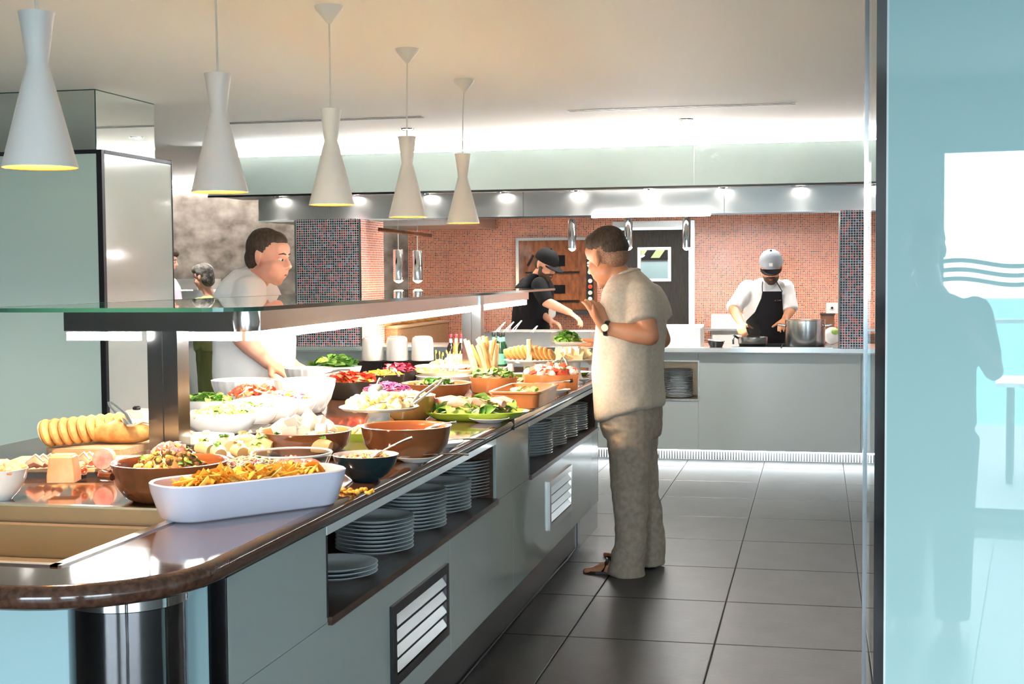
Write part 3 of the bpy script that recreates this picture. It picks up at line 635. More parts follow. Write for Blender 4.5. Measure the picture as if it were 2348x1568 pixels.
# heat lamps
for k,(x,y0,y1) in enumerate(((914,572,646),(958,574,646),(1312,502,573),(1441,500,571),(1574,498,571))):
    yy=11.62; P0=AY(yy,x,y0); P1=AY(yy,x,y1); r=(12.0 if k<2 else 9.5)*mpp(P0); h=P0.z-P1.z
    nm=['left of the two chrome heat lamps by the mosaic pillar','right of the two chrome heat lamps by the mosaic pillar','chrome heat lamp in front of the wooden oven','chrome heat lamp over the left side of the kitchen door','chrome heat lamp over the right side of the kitchen door'][k]
    t=thing('heat_lamp',nm,'lamp',P1,group='chrome heat lamps')
    part('tube',MB().lathe([(0,h),(r*.9,h),(r,h-.01),(r,.03),(r*.97,.012)],28),'chrome',t,True)
    part('cord',MB().cyl((0,0,h),(0,0,2.036-P1.z),.004,6),'cord_white',t)
    part('bulb',MB().lathe([(0,-.012),(r*.5,-.004),(r*.95,.014)],20),'bulb_warm' if k<2 else 'bulb_white',t,True)
    d=bpy.data.lights.new('heat','SPOT'); d.energy=14; d.spot_size=math.radians(95); d.spot_blend=.5; d.shadow_soft_size=.03; d.color=(1,.8,.6); q=bpy.data.objects.new('heat',d); COL.objects.link(q); q.parent=t; q.location=(0,0,-.03)
P,Q=AY(11.62,868,526),AY(11.62,990,540)
o=part('lamp_rail',MB().cyl(P,Q,.018,10),'earthen_dark',None,True); tag(o,'dark copper rail carrying the two chrome heat lamps','rail')
# bread counter along the left (runs back towards the wall)
bx1=AY(11.75,884,780).x; BY0=max(12.09,11.36+dep+.02)
bs=thing('bread_counter','wooden bread shelf with wicker front running back behind the white canisters','shelf',(0,0,0))
part('board',MB().box(bx1-.5,bx1+.01,BY0,13.9,1.055,1.075),'wood_light',bs); part('wicker_front',MB().box(bx1-.5,bx1,BY0+.02,13.9,.0,1.055),'wicker',bs)
def loaf(name,label,p,rz,L,r,group=None,me=None,mm='f_bread',slash=True,z0=0):
    t=thing(name,label,'bread',p,rz,group); m=MB(); N=14; pts=[];rs=[]
    for i in range(N+1):
        u=i/N*2-1; pts.append((u*L/2,0,r*.75)); rs.append(r*max(.12,(1-abs(u)**2.6))**.5)
    m.tube(pts,rs,12,flat=.75); part('crust',m,mm,t,True,angle=False)
    if slash:
        m=MB()
        for u in (-.6,-.2,.2,.6):
            m.tube([(u*L/2-.02,-r*.5,r*1.33),(u*L/2,0,r*1.52),(u*L/2+.02,r*.5,r*1.33)],[.002,.006,.002],5)
        part('slash',m,'f_crumb',t,True)
    return t
for k,(x,y) in enumerate(((905,766),(940,762),(965,757),(1000,752),(1030,749))):
    p=Vector((bx1-.14-.03*(k%2),11.98+.36*k,1.0752)); loaf('baguette','pale baguette on the wooden bread shelf, %s from the front'%('first second third fourth fifth'.split()[k]),p,math.radians(70-9*k),.38,.04,'baguettes on the bread shelf')
# wood fronted oven in the wall
O0=AY(13.93,1190,552); O1=AY(13.93,1368,710); oy=13.93
ov=thing('pizza_oven','wooden fronted double deck oven with steel surround set in the orange wall','oven',(0,0,0))
X0,X1,Z1,Z0=O0.x,O1.x,O0.z,O1.z
part('surround',MB().box(X0,X1,oy,13.99,Z0,Z1),'oven_wood',ov)
part('steel_trim',MB().box(X0-.03,X1+.02,oy-.02,13.99,Z1,Z1+.03).box(X0-.03,X0,oy-.02,13.99,Z0,Z1),'steel',ov)
part('sill',MB().box(X0,X1+.06,oy-.08,13.99,Z0-.05,Z0-.005),'slate',ov)
def pz(v): return AY(oy,1300,v).z
def pxx_(v): return AY(oy,v,630).x
for (v0,v1),(s0,s1) in (((576,622),(585,610)),((642,688),(653,672))):
    d=part('oven_door',MB().box(pxx_(1206),pxx_(1328),oy-.025,oy-.001,pz(v1),pz(v0)),'oven_wood',ov)
    part('gap',MB().box(pxx_(1205),pxx_(1329),oy-.012,oy-.0005,pz(v1)-.02,pz(v1)-.002),'black',d)
    c=(pz(s0)+pz(s1))/2; h=abs(pz(s0)-pz(s1))/2; hw=(pxx_(1297)-pxx_(1268))/1.0
    part('oven_window',MB().box(pxx_(1235),pxx_(1297),oy-.032,oy-.0255,c-h,c+h),'black_gloss',d)
    part('handle',MB().cyl((pxx_(1212),oy-.04,c-.05),(pxx_(1225),oy-.04,c+.06),.012,8),'black',d,True)
cp=part('control_panel',MB().box(pxx_(1345),pxx_(1361),oy-.02,oy-.0005,pz(702),pz(595)),'black',ov)
for k,(x,y) in enumerate(((1352,608),(1353,624),(1354,644),(1354,657),(1354,671),(1354,685))):
    p=AY(oy-.02,x,y); 
    part('knob',MB().cyl((p.x,oy-.045,p.z),(p.x,oy-.02,p.z),.022,14),'porcelain' if k!=3 else 'f_red',cp)
p=AY(oy-.02,1353,697); part('rocker',MB().box(p.x-.03,p.x+.03,oy-.035,oy-.02,p.z-.012,p.z+.012),'cap_red',cp)
# cooking hobs, pans
for k,(x0,x1,l) in enumerate(((1688,1795,'under the small frying pan'),(1797,1905,'under the big stock pot'))):
    P,Q=AZ(KT,x0,788),AZ(KT,x1,788); o=part('induction_hob',MB().bbox(P.x,Q.x,11.36,11.80,KT,KT+.008,.02),'black_gloss',None); tag(o,'black glass induction hob '+l,'hob',group='hobs'); part('hob_rim',MB().box(P.x-.01,Q.x+.01,11.345,11.36,KT,KT+.006),'steel',o)
P=AZ(KT+.008,1726,782); P.y=11.55; P.x=AY(11.55,1726,780).x; r=33*mpp(P)
fp=thing('frying_pan','small steel frying pan steaming under the chef\'s hand','pan',(P.x,P.y,KT+.008))
part('body',MB().lathe([(0,0),(r*.9,0),(r,.02),(r*1.02,.072),(r*.98,.072),(r*.95,.02),(r*.86,.006),(0,.006)],32),'steel',fp,True)
part('base_ring',MB().lathe([(r*.88,.0),(r*.93,.001),(r*.995,.018)],32),'dark_metal',fp,True)
part('handle',MB().tube([(-r*.95,-.02,.06),(-r*1.25,-.06,.085),(-r*1.3,-.10,.06),(-r*1.28,-.12,.02)],[.010,.010,.009,.008],8),'dark_ceramic',fp,True)
part('contents',MB().lathe([(0,.045),(r*.94,.04)],24),'f_brown',fp)
P=AY(11.58,1846,760); r=45*mpp(P)
sp=thing('stock_pot','large shiny steel stock pot with side handles on the right hob','pot',(P.x,11.58,KT+.008))
hh=AY(11.58,1846,735).z-KT-.008
part('body',MB().lathe([(0,0),(r*.97,0),(r,.012),(r,hh),(r*1.025,hh+.003),(r*1.02,hh+.008),(r*.98,hh+.006),(r*.975,.02),(0,.012)],48),'steel',sp,True)
for s in (-1,1): part('handle',MB().tube([(s*r*.98,-.04,hh*.80),(s*r*1.32,-.035,hh*.84),(s*r*1.32,.035,hh*.84),(s*r*.98,.04,hh*.80)],.009,8),'chrome',sp,True)
part('broth',MB().lathe([(0,hh-.03),(r*.97,hh-.03)],32),'f_sauce',sp)
P=AY(11.45,1642,775); bl=thing('black_bowl','small black oval bowl with a pale spoon beside the steel box','bowl',(P.x,11.45,KT))
r=20*mpp(P); part('body',MB().lathe([(0,0),(r*.7,0),(r,.05),(r*.93,.05),(r*.65,.01),(0,.01)],24),'black_gloss',bl,True); part('rim',MB().tube([(-r*.9,-.02,.062),(0,-.045,.052),(r*.9,-.02,.045)],.006,6),'porcelain',bl,True)
# white appliance and small things behind the chef
P,Q=AY(13.6,1632,720),AY(13.6,1690,752); sb=thing('white_cupboard','low white cupboard against the orange wall behind the chef in the grey cap','cupboard',(0,0,0))
part('body',MB().box(P.x,Q.x+.25,13.5,13.95,0,P.z),'porcelain',sb); part('top',MB().box(P.x-.08,Q.x+.27,13.42,13.95,Q.z-.02,Q.z),'steel',sb); part('door',MB().box(P.x+.02,Q.x+.1,13.41,13.499,.1,Q.z-.06),'porcelain',sb)
P,Q=AY(13.6,1882,722),AY(13.6,1925,738); t=thing('wooden_box','dark wooden box on the back shelf right of the stock pot','box',(0,0,0))
part('shelf',MB().box(P.x-.5,Q.x+.9,13.55,13.95,.98,1.0),'steel',t); part('body',MB().box(P.x,Q.x-.05,13.6,13.85,1.0,P.z),'earthen_dark',t); part('lid',MB().box(P.x-.01,Q.x-.04,13.59,13.86,P.z,P.z+.015),'dark_wood',t)
P,Q=AY(13.6,1894,694),AY(13.6,1922,716); o=part('paper_box',MB().bbox(P.x,Q.x,13.62,13.8,AY(13.6,1882,722).z+.015,P.z,.01),'porcelain',None); tag(o,'white paper box on the dark wooden box by the right mosaic pillar','box')
part('spout',MB().cyl(((P.x+Q.x)/2,13.61,P.z-.05),((P.x+Q.x)/2,13.62,P.z-.05),.012,10),'dark_metal',o)
P=AY(11.9,1908,768); t=thing('salad_bag','white plastic bag of lettuce beside the stock pot','bag',(P.x,11.9,KT)); part('bag',MB().ell((0,0,.075),(.07,.05,.075),14,10),'porcelain',t,True); part('leaf',MB().ell((.02,-.03,.11),(.035,.03,.03),8,6),'f_lgreen',t)
# steam above the pan
m=bpy.data.materials.new('steam'); m.use_nodes=True; nt=m.node_tree; nt.nodes.remove(nt.nodes['Principled BSDF'])
v=nt.nodes.new('ShaderNodeVolumeScatter'); v.inputs['Density'].default_value=3.0; v.inputs[0].default_value=(1,1,1,1); nt.links.new(v.outputs[0],nt.nodes['Material Output'].inputs['Volume']); M['steam']=m
P=AY(11.55,1728,750); o=part('steam',MB().tube([(P.x,11.55,KT+.06),(P.x+.01,11.55,KT+.12),(P.x-.01,11.56,KT+.2),(P.x+.02,11.57,KT+.27)],[.05,.045,.05,.02],10),'steam',None,True); tag(o,'wisp of steam rising from the frying pan','steam',kind='stuff')
# far service station at left
P,Q=AY(14.9,385,640),AY(14.9,470,660)
fs=thing('service_station','white service station with a small light at the mottled wall','cabinet',(0,0,0))
part('canopy',MB().box(P.x-.4,Q.x,14.7,15.3,Q.z-.02,P.z),'porcelain',fs); part('back',MB().box(P.x-.4,Q.x,15.3,15.35,0,P.z),'steel_brushed',fs)
part('counter',MB().box(P.x-.4,Q.x+.3,14.5,15.3,.86,.9),'dark_metal',fs); part('cupboard',MB().box(P.x-.4,Q.x+.3,14.55,15.3,0,.86),'grey_panel',fs)
part('light',MB().box(AY(14.9,415,660).x,AY(14.9,442,660).x,14.8,14.9,Q.z-.03,Q.z-.021),'tube_white',fs)
# ================================================================ people
DG=None
def fuse(name,mb,vox,mats,parent,it=3,fold=None,loc=None):
    """fuse overlapping closed shapes into one continuous surface"""
    me=bpy.data.meshes.new('tmp'); me.from_pydata(mb.v,[],mb.f); me.update()
    o=bpy.data.objects.new('tmp',me); COL.objects.link(o)
    r=o.modifiers.new('r','REMESH'); r.mode='VOXEL'; r.voxel_size=vox; r.adaptivity=0
    if it: s=o.modifiers.new('s','SMOOTH'); s.iterations=it; s.factor=.5
    bpy.context.view_layer.update(); dg=bpy.context.evaluated_depsgraph_get()
    nm=bpy.data.meshes.new_from_object(o.evaluated_get(dg)); nm.name=name
    bpy.data.objects.remove(o); bpy.data.meshes.remove(me)
    if fold:
        amp,fr,st=fold; n=len(nm.vertices); co=np.empty(n*3,'f'); nm.vertices.foreach_get('co',co); no=np.empty(n*3,'f'); nm.vertices.foreach_get('normal',no)
        co=co.reshape(-1,3); no=no.reshape(-1,3); q=co*np.array([fr*st[0],fr*st[1],fr*st[2]],'f')
        d=np.array([mnoise.noise(Vector(p)) for p in q],'f'); d=(1-np.abs(d)*2.2)*.6+.4*np.array([mnoise.noise(Vector(p*2.3+7)) for p in q],'f')
        co+=no*(d*amp)[:,None]; nm.vertices.foreach_set('co',co.ravel())
    nm.materials.clear()
    for m in (mats if isinstance(mats,(list,tuple)) else [mats]): nm.materials.append(M[m])
    nm.polygons.foreach_set('use_smooth',[True]*len(nm.polygons)); nm.update()
    return obj(name,nm,parent,loc)
def cap(m,p0,r0,p1,r1,n=14):
    p0,p1=Vector(p0),Vector(p1); d=(p1-p0); L=d.length; d.normalize(); pts=[];rs=[]
    for k in range(5): a=PI/2*k/4; pts.append(p0-d*r0*math.cos(a)); rs.append(max(r0*math.sin(a),.0008))
    for k in range(5): a=PI/2*k/4; pts.append(p1+d*r1*math.sin(a)); rs.append(max(r1*math.cos(a),.0008))
    m.tube(pts,rs,n); return m
def chain(m,pts,rs):
    for (p,r),(q,s) in zip(zip(pts,rs),list(zip(pts,rs))[1:]): cap(m,p,r,q,s)
    return m
def loft(m,secs,side,n=28,fwd=None,power=2.4):
    """secs: (centre, half width along side, half depth along fwd); superellipse sections"""
    side=Vector(side).normalized(); fwd=Vector(fwd).normalized() if fwd else Vector((0,0,1)).cross(side)
    vs=[];fs=[]
    for c,a,b,*tl in secs:
        c=Vector(c); tl=tl[0] if tl else 0
        for k in range(n):
            t=2*PI*k/n; ct,st_=math.cos(t),math.sin(t); q=b*math.copysign(abs(st_)**(2/power),st_)
            vs.append(c+side*a*math.copysign(abs(ct)**(2/power),ct)+fwd*q+Vector((0,0,tl*q)))
    N=len(secs)
    for i in range(N-1):
        for k in range(n): fs.append((i*n+k,i*n+(k+1)%n,(i+1)*n+(k+1)%n,(i+1)*n+k))
    fs.append(tuple(reversed(range(n)))); fs.append(tuple(range((N-1)*n,N*n)))
    # consistent orientation is handled by the voxel fusion
    return m.add(vs,fs)
def frame(f,up=(0,0,1)):
    f=Vector(f).normalized(); u=Vector(up); l=u.cross(f).normalized(); u=f.cross(l); return Matrix(((f.x,l.x,u.x),(f.y,l.y,u.y),(f.z,l.z,u.z)))
def head_skin(m,c,R,s=1,neck=None,jaw=1.0):
    c=Vector(c); g=lambda x,y,z: c+R@(Vector((x,y,z))*s)
    def E(x,y,z,a,b,d): m.ell(g(x,y,z),(a*s,b*s,d*s),20,14,R)
    E(-.01,0,.035,.098,.076,.088); E(.028,0,-.045,.066*jaw,.058*jaw,.068); E(.060,0,-.098,.026,.030,.020); E(.05,.034,-.03,.034,.030,.036); E(.05,-.034,-.03,.034,.030,.036)
    E(.074,0,.030,.018,.046,.013); E(.060,0,.05,.03,.055,.04); E(.0,0,-.06,.05,.055*jaw,.05)
    cap(m,g(.088,0,.02),.009*s,g(.112,0,-.018),.013*s); E(.102,.012,-.026,.011,.009,.008); E(.102,-.012,-.026,.011,.009,.008); E(.085,0,-.058,.016,.026,.016)
    for q in (-1,1):
        Re=R@Matrix.Rotation(q*.35,3,'Z')@Matrix.Rotation(-.2,3,'Y')
        m.ell(g(-.012,q*.079,-.006),(.019*s,.007*s,.033*s),14,10,Re); m.ell(g(-.006,q*.078,-.03),(.009*s,.007*s,.012*s),8,6,Re); m.ell(g(-.022,q*.084,.004),(.008*s,.006*s,.028*s),8,8,Re)
    if neck: 
        for (a,r),(b2,r2) in zip(neck,neck[1:]): cap(m,a,r,b2,r2)
def face_parts(root,c,R,s=1,brow='hair_brown',closed=False):
    c=Vector(c); g=lambda x,y,z: c+R@(Vector((x,y,z))*s)
    for q in (-1,1):
        e=part('eye',MB().ell(g(.0775,q*.031,.008),(.0120*s,.0130*s,.0066*s),12,8,R),'eye_white',root,True)
        part('iris',MB().ell(g(.0880,q*.031,.007),(.0025*s,.0062*s,.0058*s),10,6,R),'iris',e,True)
        part('eyebrow',MB().tube([g(.090,q*.012,.034),g(.087,q*.030,.037),g(.074,q*.050,.030)],[.003*s,.004*s,.0015*s],6),brow,root,True)
    part('mouth',MB().tube([g(.090,-.022,-.062),g(.103,0,-.060),g(.090,.022,-.062)],[.002*s,.0055*s,.002*s],6),'lip',root,True)
def hair_short(root,c,R,mt,s=1,vox=.006,extra=None,fold=(.0025,60,(1,1,1)),low=1.0,top=True):
    m=MB(); c=Vector(c); g=lambda x,y,z: c+R@(Vector((x,y,z))*s)
    m.ell(g(-.028,0,.047),(.096*s,.081*s,.090*s),24,16,R); m.ell(g(-.060,0,-.005+.02*(1-low)),(.058*s,.070*s,.070*s*low),20,12,R)
    if top: m.ell(g(.018,0,.085),(.066*s,.064*s,.046*s),20,12,R)
    for x,y,z,a,b,d in (extra or []): m.ell(g(x,y,z),(a*s,b*s,d*s),16,10,R)
    return fuse('hair',m,vox,mt,root,2,fold)
def beard(root,c,R,mt,s=1,k=1.0,vox=.005):
    m=MB(); c=Vector(c); g=lambda x,y,z: c+R@(Vector((x,y,z))*s)
    m.ell(g(.030,0,-.066),(.066*s*k,.0605*s*k,.058*s),20,12,R); m.ell(g(.064,0,-.100),(.027*s*k,.034*s,.022*s*k),14,10,R)
    for q in (-1,1): m.ell(g(.012,q*.052,-.035),(.028*s,.012*s,.034*s),12,8,R)
    m.ell(g(.096,0,-.047),(.010*s,.026*s,.0065*s),14,8,R)
    return fuse('beard',m,vox,mt,root,1,(.0015,90,(1,1,1)))
def cap_hat(root,c,R,m1,m2,s=1,badge=None):
    c=Vector(c); g=lambda x,y,z: c+R@(Vector((x,y,z))*s); m=MB()
    prof=[(.112,.030),(.114,.045),(.108,.075),(.088,.108),(.055,.130),(.02,.139),(0,.140)]
    mm=MB(); mm.lathe([(0,.028)]+prof,32,sx=1,sy=.83)
    o=MB(); o.add([g(v[0]-.012,v[1],v[2]) for v in mm.v],mm.f); h=part('cap',o,m1,root,True,angle=60)
    v=MB(); N=16; top=[]; 
    for i in range(N+1):
        a=-PI/2+PI*i/N; 
        for rr in (0,.5,1):
            x=.07+ (.04+.085*rr)*math.cos(a)*.95; y=(.085)*math.sin(a)*(1-.05*rr); z=.034-.010*rr-.35*y*y*10*.2
            top.append((x,y,z))
    fs=[]
    for i in range(N):
        for r in range(2):
            a=i*3+r; fs.append((a,a+1,a+4,a+3))
    n=len(top); vv=top+[(x,y,z-.006) for x,y,z in top]; fs+= [tuple(reversed([q+n for q in f])) for f in fs]
    for i in range(N): fs.append((i*3+2,(i+1)*3+2,(i+1)*3+2+n,i*3+2+n))
    v.add([g(*p) for p in vv],fs); part('visor',v,m2,h,True,angle=50)
    part('button',MB().ell(g(-.012,0,.141),(.008*s,)*3,8,6),m2,h,True)
    if badge:
        part('badge',MB().add([g(.1015,-.014,.058),g(.1015,.014,.058),g(.0965,.014,.084),g(.0965,-.014,.084)],[(0,1,2,3)]),badge,h)
    return h
def hand(m,w,d,n,thumb,s=1,curl=(.35,.45,.5,.55),spread=.06,tcurl=.3,tdir=None):
    """w wrist, d direction along the hand, n palm normal, thumb +-1 side along d x n"""
    w=Vector(w); d=Vector(d).normalized(); n=Vector(n); n=(n-d*n.dot(d)).normalized(); lat=d.cross(n).normalized()*thumb
    offs=(.030,.010,-.010,-.028); Ls=(.072,.080,.074,.058); kn=(.092,.095,.090,.082)
    for o,L,k,cu in zip(offs,Ls,kn,curl):
        p=w+d*k*s+lat*o*s; cap(m,w+d*.012*s+lat*o*.55*s,.016*s,p,.0115*s)
        dd=(d+lat*o*spread/.03).normalized(); ang=0; r=.0098*s if L>.06 else .0085*s
        for j,fr in enumerate((.48,.30,.22)):
            ang+=cu*(1.0 if j else .8); q=p+(dd*math.cos(ang)+n*math.sin(ang))*L*fr*s; cap(m,p,r,q,r*.9); p=q; r*=.9
    b=w+d*.025*s+lat*.026*s+n*.008*s; td=(Vector(tdir).normalized() if tdir else (d*.65+lat*.75+n*.25).normalized())
    q=b+td*.042*s; cap(m,w+d*.02*s+lat*.012*s,.017*s,q,.0135*s); t2=(td*(1-tcurl)+d*tcurl).normalized(); e=q+t2*.032*s; cap(m,q,.0115*s,e,.0105*s); cap(m,e,.0105*s,e+t2*.022*s,.0085*s)
    return m
def foot(m,heel,toe,s=1):
    h,t=Vector(heel),Vector(toe); d=(t-h); L=d.length; d.normalize(); l=Vector((0,0,1)).cross(d)
    cap(m,h+Vector((0,0,.035)),.033*s,h+d*L*.62+Vector((0,0,.026)),.026*s); cap(m,h+d*L*.45+l*.018+Vector((0,0,.03)),.03*s,h+d*L*.72+l*.022+Vector((0,0,.02)),.02*s); cap(m,h+d*L*.45-l*.018+Vector((0,0,.026)),.026*s,h+d*L*.68-l*.026+Vector((0,0,.019)),.019*s)
    for k in range(5): o=(k-2)*.0175; ln=(1.0,.98,.95,.90,.84)[k]; cap(m,h+d*L*.7+l*-o+Vector((0,0,.018)),.012*s,h+d*(L*ln-.01)-l*o+Vector((0,0,.012)),.010*s if k else .013*s)
    cap(m,h+d*.03+Vector((0,0,.05)),.036*s,h+d*.03+Vector((0,0,.14)),.04*s)
# ---------------------------------------------------------------- man in beige linen
def build_beige():
    Y0=7.05; K=lambda x,y,dy=0: AY(Y0+dy,x,y)
    root=thing('person','man in beige linen shirt and trousers standing in the aisle holding a plate','person',(K(1450,1310).x,Y0,0)); inv=-Vector(root.location)
    f=Vector((-.93,.37,0)); side=Vector((0,0,1)).cross(f)   # left side of the body (towards camera)
    u=mpp(K(1440,900)); sk=MB()
    hc=K(1391,592,.02); hf=Vector((-.78,.55,-.32)); R=frame(hf,Vector((-.25,.12,1))); hs=1.16
    head_skin(sk,hc,R,hs,[(K(1402,612,.02),.060),(K(1428,642,.0),.066),(K(1448,668),.075)],1.03)
    tor=[((1440,648),.09,.055),((1448,680),.15,.085),((1450,710),.185,.125),((1448,780),.175,.14),((1444,850),.17,.145),((1446,930),.16,.13)]
    loft(sk,[(K(*c),a,b) for c,a,b in tor],side)
    # legs (under trousers)
    LH,LK,LA=K(1440,940,-.07),K(1444,1125,-.08),K(1448,1290,-.09); FH,FK,FA=K(1458,940,.10),K(1472,1120,.10),K(1492,1275,.13)
    chain(sk,[LH,LK,LA],[.085,.06,.045]); chain(sk,[FH,FK,FA],[.085,.06,.045])
    h1=AZ(0,1452,1315); t1=AZ(0,1342,1310); foot(sk,h1,t1,1.15); h2=AZ(0,1492,1296); t2=AZ(0,1396,1274); foot(sk,h2,t2,1.1)
    # near (left) arm with raised hand
    S,E,Wr=K(1472,692,-.15),K(1490,770,-.21),K(1388,752,-.20)
    chain(sk,[S,S.lerp(E,.55),E],[.048,.053,.048]); chain(sk,[E,E.lerp(Wr,.35),Wr],[.050,.051,.032])
    hd=(K(1362,700,-.20)-K(1386,752,-.20)).normalized(); hand(sk,Wr,hd,Vector((-.55,.8,0)),1,1.12,(.35,.45,.5,.5),.05,.2,tdir=hd*.85+Vector((.25,-.35,.15)))
    # far (right) arm carrying the plate
    S2,E2,W2=K(1490,696,.12),K(1516,778,.13),K(1388,788,.10)
    chain(sk,[S2,E2],[.046,.05]); chain(sk,[E2,E2.lerp(W2,.4),W2],[.05,.048,.03]); hand(sk,W2,K(1345,790,.10)-W2,Vector((0,.0,1)),-1,1.08,(.15,.15,.2,.25),.06,.3)
    body=fuse('body',sk,.0062,'skin_tan',root,3,loc=inv)
    hm=MB(); hg=lambda x,y,z: hc+R@(Vector((x,y,z))*hs)
    for x,y,z,a_,b_,d_ in ((-.022,0,.062,.098,.0785,.078),(.02,0,.088,.068,.062,.046),(-.05,0,.03,.075,.074,.06)): hm.ell(hg(x,y,z),(a_*hs,b_*hs,d_*hs),24,16,R)
    fuse('hair',hm,.006,'hair_brown',root,2,(.0025,60,(1,1,1)),inv)
    hm=MB(); hm.ell(hg(-.030,0,.026),(.0885*hs,.0772*hs,.076*hs),24,16,R); hm.ell(hg(-.058,0,-.012),(.055*hs,.062*hs,.05*hs),20,12,R)
    fuse('hair_fade',hm,.006,'stubble',root,2,None,inv)
    
    n0=len(root.children); face_parts(root,hc,R,hs)
    # shirt
    sh=MB()
    secs=[((1437,628),.085,.055),((1444,644),.150,.085),((1449,672),.205,.118),((1450,710),.215,.142),((1447,760),.205,.158),((1442,820),.20,.166),((1440,870),.20,.164),((1443,915),.205,.160),((1446,938),.205,.160,.28),((1447,948),.202,.156,.30)]
    loft(sh,[(K(*q[0]),*q[1:]) for q in secs],side)
    def sleeve(m,a,b,r0,r1): m.tube([a,a.lerp(b,.2),a.lerp(b,.55),b],[r0*.5,r0*.93,(r0+r1)/2,r1],18)
    sh.ell(K(1472,677,-.13),(.080,.078,.078),16,10); sleeve(sh,K(1468,664,-.12),K(1476,738,-.19),.088,.080)
    sh.ell(K(1488,680,.12),(.076,.076,.076),16,10); sleeve(sh,K(1484,668,.10),K(1512,732,.14),.080,.074); cap(sh,K(1444,648),.075,K(1484,676,.10),.07); cap(sh,K(1444,648),.075,K(1470,672,-.11),.075)
    fuse('shirt',sh,.009,'linen',root,14,(.013,6.5,(1,1,.6)),inv)
    part('collar',MB().tube([K(1437,631)+side*.078*math.cos(t)+f*.062*math.sin(t)+Vector((0,0,-.028*math.sin(t)+.004)) for t in [2*PI*k/24 for k in range(25)]],.007,6),'linen',root,True).location=inv
    tr=MB()
    loft(tr,[(K(1446,900),.175,.135),(K(1446,935),.185,.140),(K(1448,975),.185,.138),(K(1450,1000),.165,.125)],side)
    chain(tr,[LH+Vector((.0,0,0)),K(1444,1030,-.075),K(1443,1120,-.08),K(1448,1200,-.09)],[.112,.108,.094,.080])
    tr.tube([K(1448,1190,-.09),K(1446,1250,-.09),K(1437,1300,-.09),K(1436,1318,-.09)],[.078,.080,.090,.094],20)
    chain(tr,[FH,K(1462,1030,.10),K(1470,1120,.10),K(1488,1200,.12)],[.112,.102,.090,.074]); tr.tube([K(1487,1190,.12),K(1492,1250,.13),K(1492,1292,.135)],[.072,.074,.078],20)
    fuse('trousers',tr,.009,'linen_trouser',root,3,(.012,7,(1,1,1.4)),inv)
    for h,t in ((h1,t1),(h2,t2)):
        d=(t-h).normalized(); l=Vector((0,0,1)).cross(d); s=MB()
        pts=[]; L=(t-h).length
        for a_,w_ in ((-.02,.03),(.25,.037),(.5,.042),(.75,.052),(.95,.045),(1.03,.02)): pts.append((a_*L,w_))
        poly=[h+d*a_+l*w_ for a_,w_ in pts]+[h+d*a_-l*w_ for a_,w_ in reversed(pts)]
        s.prism([(p.x,p.y) for p in poly],0,.012); so=part('sandal',s,'leather',root,loc=inv)
        st=MB()
        for a_,b_ in ((.42,.62),(.62,.42)):
            P=[h+d*L*a_+l*.045+Vector((0,0,.012)),h+d*L*(a_*.6+b_*.4)+l*.03+Vector((0,0,.058)),h+d*L*.53+Vector((0,0,.07)),h+d*L*(a_*.4+b_*.6)-l*.03+Vector((0,0,.056)),h+d*L*b_-l*.045+Vector((0,0,.012))]
            st.tube(P,.014,8,flat=.35)
        part('strap',st,'leather',so,True)
    # watch
    d=(Wr-E).normalized(); c=Wr-d*.008; a=d.cross(Vector((0,0,1))).normalized(); b2=d.cross(a)
    wo=part('watch_strap',MB().tube([c+a*.037*math.cos(t)+b2*.037*math.sin(t) for t in [2*PI*k/24 for k in range(25)]],.0115,8,flat=.3,upv=tuple(a)),'black',root,True,loc=inv)
    fc=(c+(Vector((-.1,-1,.1))).normalized()*.038); nn=(fc-c).normalized(); part('watch_case',MB().cyl(fc,fc+nn*.010,.021,20),'chrome',wo); part('dial',MB().cyl(fc+nn*.0101,fc+nn*.0112,.018,20),'gold',wo)
    for ch in root.children:
        if ch.location.length<1e-6 and ch.name.split('.')[0] in ('eye','eyebrow','mouth'): ch.location=inv
    # plate in his hand
    P=AY(Y0+.12,1314,783); r=48*mpp(P); pl=thing('salad_plate','white oval plate of green salad held by the man in beige','plate',P-Vector((0,0,.012)))
    part('plate',MB().lathe([(0,-.012),(r*.55,-.012),(r*.98,.010),(r,.012),(r*.96,.013),(r*.55,-.006),(0,-.006)],36,sy=.8),'porcelain',pl,True)
    return P,r
HELD=build_beige()
